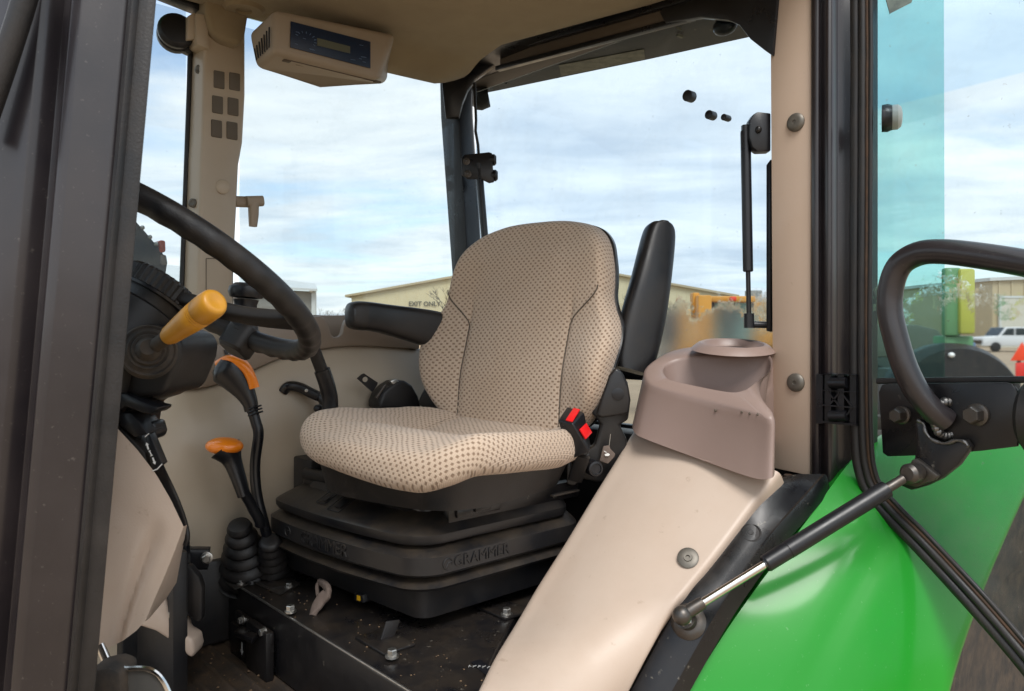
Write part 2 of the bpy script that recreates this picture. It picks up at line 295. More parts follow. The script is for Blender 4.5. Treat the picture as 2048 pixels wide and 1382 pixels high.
class MB:
    def __init__(s): s.v = []; s.f = []; s.uv = []
    def add(s, vs, fs, uvs=None):
        k = len(s.v); s.v += [Vector(p) for p in vs]; s.f += [[i + k for i in f] for f in fs]
        s.uv += list(uvs) if uvs else [(0, 0)] * len(vs)
        return s
    def grid(s, rows, cu=False, cv=False, uv=None):
        n, m = len(rows), len(rows[0]); vs = [p for r in rows for p in r]; fs = []
        for i in range(n if cu else n - 1):
            for j in range(m if cv else m - 1):
                fs.append([i * m + j, i * m + (j + 1) % m, ((i + 1) % n) * m + (j + 1) % m, ((i + 1) % n) * m + j])
        return s.add(vs, fs, [q for r in uv for q in r] if uv else None)
    def loft(s, loops, cap=True):
        n, m = len(loops), len(loops[0]); vs = [p for r in loops for p in r]; fs = []
        for i in range(n - 1):
            for j in range(m): fs.append([i * m + j, i * m + (j + 1) % m, (i + 1) * m + (j + 1) % m, (i + 1) * m + j])
        if cap: fs.append(list(range(m))[::-1]); fs.append([(n - 1) * m + j for j in range(m)])
        return s.add(vs, fs)
    def prism(s, poly, vec):
        n = len(poly); vec = Vector(vec)
        vs = [Vector(p) for p in poly] + [Vector(p) + vec for p in poly]
        fs = [list(range(n))[::-1], [n + i for i in range(n)]] + [[i, (i + 1) % n, n + (i + 1) % n, n + i] for i in range(n)]
        return s.add(vs, fs)
    def box(s, c, h, M=None):
        c = Vector(c); vs = []
        for x in (-1, 1):
            for y in (-1, 1):
                for z in (-1, 1):
                    d = Vector((x * h[0], y * h[1], z * h[2])); vs.append(c + (M @ d if M else d))
        return s.add(vs, [[0, 1, 3, 2], [4, 6, 7, 5], [0, 4, 5, 1], [2, 3, 7, 6], [0, 2, 6, 4], [1, 5, 7, 3]])
    def bb(s, a, b): 
        return s.box([(a[i] + b[i]) / 2 for i in range(3)], [abs(b[i] - a[i]) / 2 for i in range(3)])
    def sweep(s, pts, prof, up=None, closed=False, cap=True, scales=None):
        # prof: list of (side, up) in metres, or a function of index giving that list
        pts = [Vector(p) for p in pts]; n = len(pts); loops = []; prev = None
        for i, p in enumerate(pts):
            if closed: tng = (pts[(i + 1) % n] - pts[i - 1])
            else: tng = pts[min(i + 1, n - 1)] - pts[max(i - 1, 0)]
            tng.normalize()
            if up is not None:
                upv = Vector(up); sd_ = tng.cross(upv).normalized(); u2 = sd_.cross(tng)
            else:
                if prev is None:
                    a = Vector((0, 0, 1)) if abs(tng.z) < 0.9 else Vector((1, 0, 0))
                    u2 = (a - tng * a.dot(tng)).normalized()
                else: u2 = (prev - tng * prev.dot(tng)).normalized()
                prev = u2; sd_ = tng.cross(u2)
            pr = prof(i) if callable(prof) else prof
            loops.append([p + sd_ * a + u2 * b for a, b in pr])
        if closed:
            m = len(loops[0]); k = len(s.v); s.v += [q for l in loops for q in l]; s.uv += [(0, 0)] * (n * m)
            for i in range(n):
                for j in range(m): s.f.append([k + i * m + j, k + i * m + (j + 1) % m, k + ((i + 1) % n) * m + (j + 1) % m, k + ((i + 1) % n) * m + j])
            return s
        return s.loft(loops, cap)
    def tube(s, pts, r, n=14, closed=False, up=None, cap=True):
        def pr(i):
            q = r[i] if isinstance(r, (list, tuple)) else r
            return [(q * math.cos(2 * math.pi * k / n), q * math.sin(2 * math.pi * k / n)) for k in range(n)]
        return s.sweep(pts, pr, up, closed, cap)
    def bar(s, pts, wh, up, p=3.0, n=24):
        def pr(i):
            w, h = wh[i] if isinstance(wh, list) else wh
            o = []
            for k in range(n):
                a = 2 * math.pi * k / n; c, q = math.cos(a), math.sin(a)
                o.append((w * math.copysign(abs(c) ** (2 / p), c), h * math.copysign(abs(q) ** (2 / p), q)))
            return o
        return s.sweep(pts, pr, up)
    def lathe(s, prof, c, ax, n=24, wob=None):
        c = Vector(c); ax = Vector(ax).normalized()
        a = Vector((0, 0, 1)) if abs(ax.z) < 0.9 else Vector((1, 0, 0))
        e1 = (a - ax * a.dot(ax)).normalized(); e2 = ax.cross(e1)
        loops = []
        for r, h in prof:
            loops.append([c + ax * h + (e1 * math.cos(2 * math.pi * k / n) + e2 * math.sin(2 * math.pi * k / n)) * max(r, 1e-5) * (wob(k, r, h) if wob else 1) for k in range(n)])
        return s.loft(loops, True)
    def hexbolt(s, c, ax, r, h, flange=1.35):
        c = Vector(c); ax = Vector(ax).normalized()
        s.lathe([(r * flange, 0), (r * flange, h * 0.22), (r * 1.05, h * 0.3)], c, ax, 18)
        s.lathe([(r, h * 0.25), (r, h * 0.9), (r * 0.85, h)], c, ax, 6)
        return s
    def ell(s, c, rx, n=16, m=10, M=None):
        c = Vector(c); loops = []
        for i in range(m + 1):
            th = math.pi * i / m; lp = []
            for k in range(n):
                d = Vector((rx[0] * max(math.sin(th), 1e-4) * math.cos(2 * math.pi * k / n), rx[1] * max(math.sin(th), 1e-4) * math.sin(2 * math.pi * k / n), rx[2] * math.cos(th)))
                lp.append(c + (M @ d if M else d))
            loops.append(lp)
        return s.loft(loops, True)
    def build(s, name, material, parent=None, bevel=0.0, seg=2, angle=38, sub=0, smooth=True, weld=False):
        bm = bmesh.new()
        uvl = None
        bv = [bm.verts.new(p) for p in s.v]
        hasuv = any(q != (0, 0) for q in s.uv)
        if hasuv: uvl = bm.loops.layers.uv.new('UVMap')
        for f in s.f:
            try: fc = bm.faces.new([bv[i] for i in f])
            except ValueError: continue
            if hasuv:
                for lp, i in zip(fc.loops, f): lp[uvl].uv = s.uv[i]
        if weld: bmesh.ops.remove_doubles(bm, verts=bm.verts, dist=1e-5)
        bmesh.ops.recalc_face_normals(bm, faces=bm.faces)
        if bevel > 0:
            ed = [e for e in bm.edges if e.is_manifold and e.calc_face_angle(0) > R_(30)]
            bmesh.ops.bevel(bm, geom=ed, offset=bevel, segments=seg, profile=0.5, affect='EDGES', clamp_overlap=True)
        if sub: 
            for _ in range(sub): bmesh.ops.subdivide_edges(bm, edges=bm.edges, cuts=1, use_grid_fill=True, smooth=1.0)
        lo = Vector((1e9,) * 3); hi = Vector((-1e9,) * 3)
        for v in bm.verts:
            for i in range(3): lo[i] = min(lo[i], v.co[i]); hi[i] = max(hi[i], v.co[i])
        ctr = (lo + hi) / 2
        for v in bm.verts: v.co -= ctr
        me = bpy.data.meshes.new(name); bm.to_mesh(me); bm.free()
        if smooth:
            me.polygons.foreach_set('use_smooth', [True] * len(me.polygons)); me.set_sharp_from_angle(angle=R_(angle))
        me.materials.append(MATS[material])
        return link(name, me, ctr, parent)
def link(name, me, ctr, parent=None):
    o = bpy.data.objects.new(name, me); COL.objects.link(o)
    if parent is not None:
        o.parent = parent; o.location = ctr - WLOC[parent.name]
    else: o.location = ctr
    WLOC[o.name] = Vector(ctr)
    return o
def spl(pts, n=8, closed=False):
    pts = [Vector(p) if not isinstance(p, (int, float)) else p for p in pts]; m = len(pts); o = []
    rng = range(m if closed else m - 1)
    for i in rng:
        if closed: p0, p1, p2, p3 = pts[i - 1], pts[i], pts[(i + 1) % m], pts[(i + 2) % m]
        else: p0, p1, p2, p3 = pts[max(i - 1, 0)], pts[i], pts[i + 1], pts[min(i + 2, m - 1)]
        for k in range(n):
            t = k / n
            o.append(0.5 * ((2 * p1) + (p2 - p0) * t + (2 * p0 - 5 * p1 + 4 * p2 - p3) * t * t + (3 * p1 - p0 - 3 * p2 + p3) * t ** 3))
    if not closed: o.append(pts[-1])
    return o
def resample(loop, n):       # even spacing along a closed loop of vectors
    m = len(loop); d = [0]
    for i in range(m): d.append(d[-1] + (loop[(i + 1) % m] - loop[i]).length)
    o = []; j = 0
    for k in range(n):
        s = d[-1] * k / n
        while d[j + 1] < s: j += 1
        q = (s - d[j]) / max(1e-9, d[j + 1] - d[j]); o.append(loop[j].lerp(loop[(j + 1) % m], q))
    return o
def text_part(name, string, size, c, xd, yd, material, parent, ext=0.0012, align='CENTER', bold=0.0):
    cu = bpy.data.curves.new(name, 'FONT'); cu.body = string; cu.size = size; cu.extrude = ext; cu.align_x = align; cu.align_y = 'CENTER'; cu.offset = bold
    cu.resolution_u = 3
    ob = bpy.data.objects.new('tmp_text', cu); COL.objects.link(ob)
    dg = bpy.context.evaluated_depsgraph_get(); me = bpy.data.meshes.new_from_object(ob.evaluated_get(dg)); me.name = name
    bpy.data.objects.remove(ob); 
    xd = Vector(xd).normalized(); yd = Vector(yd).normalized(); zd = xd.cross(yd)
    M = Matrix((xd, yd, zd)).transposed()
    for v in me.vertices: v.co = M @ v.co
    me.materials.clear(); me.materials.append(MATS[material])
    return link(name, me, Vector(c), parent)
def lerp(a, b, t): return a + (b - a) * t
def sstep(a, b, x):
    t = max(0.0, min(1.0, (x - a) / (b - a))); return t * t * (3 - 2 * t)

# ================================================================== setting
g = MB(); 
nseg = 24
rows = []
for i in range(nseg + 1):
    rows.append([Vector(((i / nseg - 0.5) * 1600, (j / nseg - 0.5) * 1600, 0)) for j in range(nseg + 1)])
mat('gravel', hexl('#a08c74'), 0.95, vary=0.6, vscale=0.35, vcol=hexl('#8a7660'), bump=0.6, bscale=30, spots=(3.0, 0.6, hexl('#7d7a5e'), 0.5))
go = g.grid(rows).build('ground', 'gravel'); go['kind'] = 'structure'; go['label'] = 'pale tan gravel yard'

# ================================================================== tractor body
TR = top('tractor', 'green tractor with an open cab, tan trimmed interior and black posts', 'tractor', (1.2, 1.4, 0))
FLZ = 1.135; PTZ = 1.274; XR = 1.53

# floor
MB().bb((0.30, 0.80, 1.09), (1.75, 1.96, FLZ - 0.012)).build('floor_plate', 'black_paint', TR, 0.004)
fm = MB()
prof = []
x = 0.50
rows = []
for i in range(90):
    xx = 0.44 + i * 0.0035
    ridge = 0.006 if (i % 12) in (0, 1, 2) else 0.0
    rows.append([Vector((xx, 0.86 + j * 0.095, FLZ - 0.006 + ridge + 0.003 * mnoise.noise(Vector((xx * 9, j * 1.3, 2))))) for j in range(11)])
fm.grid(rows).build('floor_mat', 'floor_mat', TR, angle=60)
# dark toe panel
MB().bb((0.50, 1.52, FLZ - 0.02), (0.53, 1.90, 1.42)).build('toe_panel', 'black_plastic', TR, 0.006)

# seat platform
plat = MB().prism([Vector((x_, y_, FLZ)) for x_, y_ in ((.695, .84), (.695, 1.88), (1.42, 1.88), (1.42, 1.13), (1.05, 1.15), (.90, 1.04), (.80, .96), (.72, .84))], (0, 0, PTZ - FLZ)).build('seat_platform', 'black_paint', TR, 0.006, 3)
rl = MB().bb((0.6938, 0.845, PTZ - 0.0025), (0.6975, 1.875, PTZ + 0.0015)).build('edge_rail', 'steel', plat, 0.0010)
# hold-down pedal bracket on the platform front
xf = 0.692
br = MB()
br.prism([U(468, 1262, X=xf - .045), U(505, 1277, X=xf - .045), U(520, 1262, X=xf - .002), U(485, 1248, X=xf - .002)], (0, 0, -0.012))
br.bb(U(508, 1332, X=xf), U(532, 1268, X=xf - .018)); br.bb(U(471, 1336, X=xf), U(506, 1276, X=xf - .012))
br.bb(U(478, 1240, X=xf), U(540, 1268, X=xf - .010))
bro = br.build('latch_bracket', 'black_paint', plat, 0.003)
for p in ((487, 1240), (530, 1263), (486, 1341)):
    MB().hexbolt(U(p[0], p[1], X=xf - .010), (-1, 0, 0), 0.0075, 0.012).build('bolt', 'steel', plat)
ar = MB()
def arrow(mb, c, d, s, off, up):
    # flat arrow outline
    c = Vector(c); d = Vector(d).normalized(); n = Vector(off).normalized(); sd_ = d.cross(n)
    pts = [(-1, -.22), (.25, -.22), (.25, -.5), (1, 0), (.25, .5), (.25, .22), (-1, .22)]
    mb.prism([c + d * a * s + sd_ * b * s for a, b in pts], n * up)
arrow(ar, U(484, 1297, X=xf - .0125), (0, 0, -1), 0.014, (-1, 0, 0), 0.0008)
ar.build('arrow_mark', 'white_mark', plat)
# seat mounting brackets with their bolts
for q in ([(576, 1224), (604, 1162), (640, 1172), (610, 1222)], [(754, 1308), (774, 1243), (800, 1240), (780, 1304)]):
    yq = 1.62 if q[0][0] < 700 else 1.205
    MB().prism([U(a, b, Y=yq) for a, b in q], (0, 0.004, 0)).build('bracket', 'rubber', plat, 0.001)
for a_, b_ in (((0.735, 1.15), (0.80, 1.25)), ((0.735, 1.60), (0.78, 1.69)), ((1.0, 1.13), (1.07, 1.22))):
    MB().bb((a_[0], a_[1], PTZ + .0005), (b_[0], b_[1], PTZ + .006)).build('mounting_foot', 'black_paint', plat, 0.0015)
for p, z in (((581, 1224), PTZ + .006), ((784, 1314), PTZ + .006), ((1013, 1230), PTZ + .006)):
    MB().hexbolt(U(p[0], p[1], Z=z), (0, 0, 1), 0.0088, 0.014).build('bolt', 'steel', plat)
# worn warning decal on the platform top
dc = MB(); c0 = U(966, 1334, Z=PTZ + .001)
Mz = Matrix.Rotation(R_(78), 3, 'Z')
dc.box(c0, (0.028, 0.010, 0.0004), Mz).build('decal', 'black_smooth', plat)
dm = MB(); rg_ = random.Random(12); xd_ = Vector((0.66, -0.75, 0)); yd_ = Vector((0.75, 0.66, 0))
for i_ in range(7):
    q_ = c0 + xd_ * (-.024 + .008 * i_) + Vector((0, 0, .0009)); dm.tube([q_ - yd_ * .005, q_ + yd_ * rg_.uniform(.001, .005) + xd_ * rg_.uniform(-.003, .003)], .0007, 5); dm.tube([q_ + yd_ * rg_.uniform(-.004, .004), q_ + xd_ * .004 + yd_ * rg_.uniform(-.004, .004)], .0007, 5)
dm.build('decal_print', 'grey_mark', plat)['kind'] = 'stuff'
MB().bb((.47, 1.738, FLZ), (1.40, 1.90, 1.325)).build('side_kick_panel', 'black_plastic', TR, .008)
# seat side wall behind the seat (dark rear bulkhead)
MB().bb((1.43, 0.90, FLZ), (1.50, 1.90, 1.60)).build('rear_bulkhead', 'black_plastic', TR, 0.01)

# ---------------------------------------------------------------- left wheel-arch liner
OUT = [(1560, 945, .745), (1538, 973, .752), (1512, 1002, .762), (1474, 1053, .775), (1427, 1115, .79), (1382, 1170, .805), (1350, 1211, .815), (1305, 1297, .83), (1261, 1382, .845), (1215, 1470, .86), (1170, 1560, .87)]
INN = [(1275, 860), (1262, 880), (1244, 910), (1193, 992), (1135, 1088), (1083, 1170), (1039, 1245), (998, 1313), (964, 1382), (925, 1460), (885, 1545)]
INY = [1.09] * 6 + [1.07, 1.0, .93, .87, .81]
O3 = spl([U(a, b, Y=y) for a, b, y in OUT], 5); I3 = spl([U(a, b, Y=y) for (a, b), y in zip(INN, INY)], 5)
rows = []
for k in range(len(O3)):
    o, i = O3[k], I3[k]
    al = (O3[min(k + 1, len(O3) - 1)] - O3[max(k - 1, 0)]).normalized()
    nr = (i - o).cross(al).normalized()
    if nr.dot(EYE - o) < 0: nr = -nr
    sec = [o - nr * 0.03, o - nr * 0.008]
    for s in (0.015, 0.06, .15, .3, .45, .6, .75, .86, .94):
        sec.append(o.lerp(i, s) + nr * (0.016 * math.sin(math.pi * min(1, s * 1.05))) )
    sec += [i + Vector((.002, .004, 0)), i + Vector((.006, .018, -.012)), i + Vector((.012, .032, -.04)), i + Vector((.016, .040, -.10)), i + Vector((.02, .045, -.30))]
    rows.append(spl(sec, 2))
lin = MB().grid(rows).build('wheel_arch_liner', 'tan', TR, angle=80)
lin['label'] = 'near tan padded wheel arch liner sweeping down beside the seat'
# screw washers
def on_liner(px, py):
    # nearest liner point to a viewing ray, by stepping through the rows
    d = ray(px, py).normalized(); best = None
    for r in rows:
        for p in r:
            q = (p - EYE); e = (q - d * q.dot(d)).length
            if best is None or e < best[0]: best = (e, p, q.dot(d))
    return EYE + d * best[2]
p0 = on_liner(1376, 1116)
vn = (EYE - p0).normalized(); wn_ = (vn + Vector((-.35, -.1, .75))).normalized()
ws = MB().lathe([(.0185, -.004), (.0195, .0012), (.017, .0028), (.008, .003), (.0075, .005), (.004, .005), (.0035, .002), (0, .002)], p0, wn_, 28).build('screw_washer', 'washer_grey', lin)

# ---------------------------------------------------------------- door sill strip and its flange
SE = [(1645, 948, .722), (1621, 975, .722), (1580, 1020, .728), (1533, 1074, .733), (1468, 1163, .750), (1416, 1245, .765), (1348, 1365, .79), (1300, 1450, .805), (1255, 1535, .82)]
SI = [(1576, 948, .754), (1548, 968, .756), (1520, 995, .764), (1474, 1056, .780), (1415, 1135, .797), (1365, 1200, .812), (1275, 1360, .845), (1225, 1450, .865), (1180, 1545, .88)]
e3 = spl([U(a, b, Y=y) for a, b, y in SE], 6); i3 = spl([U(a, b, Y=y) for a, b, y in SI], 6)
rows2 = []
for a, b in zip(i3, e3):
    ac = (b - a).normalized()
    rows2.append([a + Vector((.012, .03, -.02)), a + Vector((0.002, .004, -.004)), a.lerp(b, .33), a.lerp(b, .66), b, b + Vector((.002, -.004, .0005)), b + Vector((.006, -.006, -.004)), b + Vector((.016, -.009, -.035)), b + Vector((.05, .02, -.06))])
sill = MB().grid(rows2).build('door_sill', 'black_paint', TR, angle=30)
sill['label'] = 'black painted door sill strip edging the green fender'
def on_sill(px, py):
    d = ray(px, py).normalized(); best = None
    for k in range(len(rows2) - 1):
        for s in range(11):
            p = rows2[k][1].lerp(rows2[k][4], s / 10); q = p - EYE; e = (q - d * q.dot(d)).length
            if best is None or e < best[0]: best = (e, p, k)
    return best[1], best[2]
def sill_n(k):
    a = rows2[min(k + 2, len(rows2) - 1)][2] - rows2[max(k - 2, 0)][2]; b = rows2[k][4] - rows2[k][1]
    n = a.cross(b).normalized(); return n if n.dot(EYE - rows2[k][2]) > 0 else -n
pp, kk = on_sill(1503, 1066); nn = sill_n(kk)
MB().lathe([(.019, -.003), (.019, .002), (.0165, .0035), (.015, .002), (.005, .002), (.004, .0035), (0, .0035)], pp, nn, 26).build('sill_plug', 'rubber', sill)
# muddy weld corner below the trimmed post
mud = MB(); rng = random.Random(3)
for k in range(40):
    c = U(1562 + rng.random() * 55, 950 + rng.random() * 25, X=1.535)
    mud.ell(c, (.006 + .008 * rng.random(),) * 2 + (.004,), 7, 5)
mud.build('mud_clump', 'rust_rubber', sill)

# ---------------------------------------------------------------- green fender
FI = [(1740, 858, .700), (1703, 905, .704), (1655, 990, .712), (1590, 1078, .722), (1520, 1160, .737), (1455, 1250, .755), (1385, 1362, .785), (1338, 1450, .80), (1290, 1540, .815)]
FO = [(2120, 838, .47), (2085, 905, .47), (2045, 985, .475), (2000, 1085, .485), (1958, 1185, .49), (1920, 1285, .495), (1885, 1395, .50), (1865, 1500, .505), (1850, 1600, .51)]
fi = [U(a, b, Y=y) for a, b, y in FI]; fo = [U(a, b, Y=y) for a, b, y in FO]
# carry the arch on over the wheel, rearwards
fi = [Vector((2.95, .70, 1.30)), Vector((2.75, .70, 1.52)), Vector((2.45, .70, 1.635)), Vector((2.1, .70, 1.665)), Vector((1.80, .70, 1.625))] + fi
fo = [Vector((2.95, .47, 1.25)), Vector((2.75, .47, 1.47)), Vector((2.45, .47, 1.59)), Vector((2.2, .47, 1.62)), Vector((2.02, .47, 1.625))] + fo
def relax(p, n):
    for _ in range(n): p = [p[0]] + [p[i] * .5 + (p[i - 1] + p[i + 1]) * .25 for i in range(1, len(p) - 1)] + [p[-1]]
    return p
fi = relax(spl(fi, 5), 60); fo = relax(spl(fo, 5), 60)
rows3 = []
for k in range(len(fi)):
    a, b = fi[k], fo[k]
    al = (fi[min(k + 1, len(fi) - 1)] - fi[max(k - 1, 0)]); nr = (b - a).cross(al).normalized()
    if nr.dot(EYE - a) < 0: nr = -nr
    sec = [a - nr * .05 + Vector((.03, .03, 0)), a]
    for s in [q_ / 24 for q_ in range(1, 25)]:
        h = 0.034 * math.sin(math.pi * s) - 0.004 * math.exp(-((s - .40) / .05) ** 2) * sstep(.35, .75, k / len(fi))
        sec.append(a.lerp(b, s) + nr * h)
    sec += [b - nr * .006 + Vector((0.006, -.006, 0)), b - nr * .022 + Vector((.014, -.006, 0)), b - nr * .045 + Vector((.028, .004, 0)), b - nr * .05 + Vector((.034, .03, 0))]
    rows3.append(sec)
fen = MB().grid(rows3).build('fender', 'green_paint', TR, angle=50)
fen['label'] = 'glossy green rear wheel fender below the open door'

# rear tyre below it
ty = MB()
tprof = [(.42, -.17), (.46, -.20), (.60, -.215), (.70, -.215), (.76, -.20), (.775, -.17), (.78, 0), (.775, .17), (.76, .20), (.70, .215), (.60, .215), (.46, .20), (.42, .17)]
ty.lathe(tprof, (2.25, .79, .79), (0, 1, 0), 64)
tyo = ty.build('rear_tyre', 'dusty_rubber', TR, angle=40)
for k in range(44):
    lg = MB()
    a = 2 * math.pi * k / 44; s = 1 if k % 2 else -1
    c = Vector((2.25 + .79 * math.cos(a), .79 + s * .10, .79 + .79 * math.sin(a)))
    M = Matrix.Rotation(-a, 3, 'Y') @ Matrix.Rotation(s * R_(38), 3, 'X')
    lg.box(c, (.022, .13, .020), M).build('tread_lug', 'dusty_rubber', tyo, .006)
MB().lathe([(.0, -.06), (.2, -.06), (.24, -.10), (.41, -.14), (.43, -.17), (.43, .17), (0, .17)], (2.25, .79, .79), (0, 1, 0), 40).build('wheel_rim', 'yellow', tyo)

# ---------------------------------------------------------------- left rear post: tan trim, painted body
post = MB()
pl = [(1619, 1.5445), (1623, 1.523), (1629, 1.520), (1637, 1.522), (1641, 1.536), (1645, 1.533), (1650, 1.524), (1656, 1.521), (1662, 1.524), (1668, 1.532), (1676, 1.552), (1690, 1.565), (1704, 1.572), (1712, 1.60)]
plan = [U(a, 655, X=x_) for a, x_ in pl] + [Vector((1.66, .69, 0)), Vector((1.66, .86, 0)), Vector((1.546, .868, 0))]
lo = [Vector((p.x, p.y, 1.50)) for p in plan]; hi = [Vector((p.x - .0, p.y, 2.72)) for p in plan]
PL = post.loft([lo, hi]).build('cab_post', 'post_paint', TR, .0015, 2, angle=32)
PL['label'] = 'black left rear cab post with tan trim panel'
tr_ = MB().prism([U(1540, -60, X=1.530), U(1623, -60, X=1.530), U(1620, 952, X=1.530), U(1546, 936, X=1.530)], (.014, 0, 0)).build('post_trim', 'tan_trim', PL, .002)
for y_ in (245, 765):
    MB().lathe([(.0195, -.002), (.0195, .003), (.0165, .0065), (.011, .008), (.0045, .008), (.004, .006), (0, .006)], U(1592, y_, X=1.530), (-1, 0, 0), 28).build('trim_screw', 'washer_grey', PL)
# ribbed plastic door catch
ct = MB(); xc = 1.512
ct.bb(U(1642, 748, X=1.55), U(1712, 848, X=1.535))
for y_ in (748, 782, 812, 846): ct.bb(U(1655, y_ - 2, X=1.535), U(1712, y_ + 2, X=xc))
for x_ in (1643, 1660, 1686, 1710): ct.bb(U(x_ - 2, 748, X=1.535), U(x_ + 2, 848, X=xc + .004))
for (a, b) in (((1663, 784), (1685, 812)), ((1685, 784), (1663, 812)), ((1688, 784), (1710, 812)), ((1710, 814), (1688, 846))):
    p, q = U(*a, X=1.528), U(*b, X=1.528); ct.sweep([p, q], [(-.0015, -.014), (.0015, -.014), (.0015, .014), (-.0015, .014)], up=(1, 0, 0))
for y_ in (766, 832): ct.tube([U(1660, y_, X=1.515), U(1694, y_, X=1.515)], .011, 12)
ct.build('door_catch', 'black_smooth', PL, 0)

# ---------------------------------------------------------------- near front post (left A post)
TP = 0.83
def post_line(px_top, px_bot, dr, df, yy=(-160, 1900)):
    a = U(px_top, yy[0], t=TP); b = U(px_bot, yy[1], t=TP); return a, b
a0 = U(396, -866, t=TP); b0 = U(150, 1900, t=TP)
def sweep_post(prof):
    l0 = [a0 + RGT * r + FWD * f for r, f in prof]; l1 = [b0 + RGT * r + FWD * f for r, f in prof]
    lm = [p.lerp(q, .5) for p, q in zip(l0, l1)]
    return MB().loft([l0, lm, l1])
body = [(-.095, .10), (-.038, .014), (-.036, .006), (-.040, .003), (-.062, .001), (-.080, -.006), (-.092, -.004), (-.098, .004), (-.102, .016), (-.113, .018), (-.118, .004), (-.125, -.004), (-.15, -.006), (-.19, .004), (-.205, .02), (-.26, .10)]
NP = sweep_post(body).build('cab_post', 'post_paint', TR, .0012, 2, angle=30)
NP['label'] = 'wide black front cab post closest to the viewer'
sealp = [(-.026, .03), (-.007, .006), (-.003, -.001), (-.012, -.004), (-.020, -.003), (-.0215, -.008), (-.024, -.011), (-.0265, -.008), (-.028, -.002), (-.034, 0.0), (-.0345, .03)]
sweep_post(sealp).build('door_seal', 'rubber', NP, .0008, 2, angle=30)
# windscreen edge at the top left corner
ws_ = MB().tube([U(75, -90, t=.80), U(40, 30, t=.80), U(8, 130, t=.80), U(-40, 270, t=.80)], .012, 10).build('windscreen_seal', 'rubber', NP)
RFP = MB().bb((.16, 1.80, FLZ), (.25, 1.90, 2.66)).build('cab_post', 'post_paint', TR, .01)
RFP['label'] = 'black right front cab post'
MB().bb((.190, 1.02, 1.62), (.196, 1.80, 2.60)).build('windscreen', 'glass', TR)

# ---------------------------------------------------------------- right middle post, tan
lv = [(-60, 379, 413, 494), (60, 383, 411, 491), (130, 381, 408, 491), (190, 379, 407, 491), (285, 375, 405, 486), (330, 372, 403, 478), (500, 366, 399, 470), (730, 360, 392, 461)]
loops = []
for y_, a, b, c in lv:
    p1 = U(a, y_, Y=1.93); p2 = U(b, y_, Y=1.862); p3 = U(c, y_, Y=1.880); p4 = Vector((p3.x + .004, 1.94, p3.z)); 
    for p in (p1, p2, p4): p.z = p3.z
    loops.append([p1, p2, p3, p4])
MPo = MB().loft(loops).build('cab_post', 'tan_far_shaded', TR, .008, 3, angle=40)
MPo['label'] = 'tan right side cab post with grey vent pads'
for r_, y_ in enumerate((159, 209, 257)):
    for c_, x_ in enumerate((438, 469)):
        xx = x_ - (3 if r_ else 0) - (2 if r_ > 1 else 0); yy = y_ + (4 if c_ else 0)
        q = [U(xx + a, yy + b, Y=1.862 + .018 * ((xx + a - 407) / 84.0)) for a, b in ((-11, -19), (11, -15), (11, 20), (-11, 16))]
        q = [p + Vector((0, -.0035, 0)) for p in q]
        MB().prism(q, (0, .012, 0)).build('vent_pad', 'pad_grey', MPo, .003)
MB().lathe([(.017, -.004), (.017, .002), (.013, .004), (0, .004)], U(446, 374, Y=1.868), (-.16, -1, 0), 24).build('round_plug', 'tan_far_shaded', MPo)
for x_, y_ in ((398, 139), (385, 406)):
    MB().lathe([(.011, -.004), (.011, .002), (.007, .004), (.005, .003), (0, .003)], U(x_, y_, Y=1.888), (-.8, -.6, 0), 18).build('screw', 'washer_grey', MPo)
fr = MB()
fq = [U(412, 517, Y=1.866), U(465, 517, Y=1.874), U(465, 612, Y=1.874), U(412, 612, Y=1.866)]
for i in range(4): fr.tube([fq[i] + Vector((0, -.001, 0)), fq[(i + 1) % 4] + Vector((0, -.001, 0))], .0009, 6)
fr.build('cover_outline', 'dark_tan', MPo)
MB().tube([U(381, 90, Y=1.925), U(378, 200, Y=1.925), U(370, 420, Y=1.925), U(359, 700, Y=1.925)], .0065, 10).build('glass_seal', 'rubber', MPo)
# top cap, corner cover, black header bar and the black rounded knob
MB().prism([U(376, 32, Y=1.86), U(389, 24, Y=1.86), U(393, 28, Y=1.86), U(393, 78, Y=1.86), U(374, 80, Y=1.86)], (0, .06, 0)).build('post_cap', 'tan_far_shaded', MPo, .006)
MB().prism([U(391, 24, Y=1.85), U(418, 28, Y=1.85), U(420, 100, Y=1.85), U(392, 88, Y=1.85)], (0, .06, 0)).build('post_cap', 'tan_far_shaded', MPo, .008)
cc = [(412, -20), (413, 30), (420, 55), (432, 72), (452, 82), (484, 90), (492, 70), (500, 20), (500, -20)]
MB().prism([U(a, b, Y=1.835) for a, b in cc], (0, .09, 0)).build('corner_cover', 'headliner', MPo, .012, 3)
hb = MB().sweep([U(300, -24, Y=1.90), U(424, 26, Y=1.90)], [(-.02, -.014), (.02, -.014), (.02, .014), (-.02, .014)], up=(0, 0, 1)).build('window_header', 'black_smooth', TR, .002)
kc = U(352, 66, Y=1.90)
kn = MB().lathe([(0, -.03), (.036, -.03), (.042, -.022), (.042, -.006), (.038, -.003), (.038, .002), (.042, .005), (.042, .016), (.034, .024), (0, .026)], kc, (-.25, -1, .1), 26)
kn.prism([U(345, 92, Y=1.90), U(384, 60, Y=1.90), U(386, 100, Y=1.90), U(380, 108, Y=1.90)], (0, .02, 0))
kn.build('hinge_knob', 'black_smooth', MPo, .001)
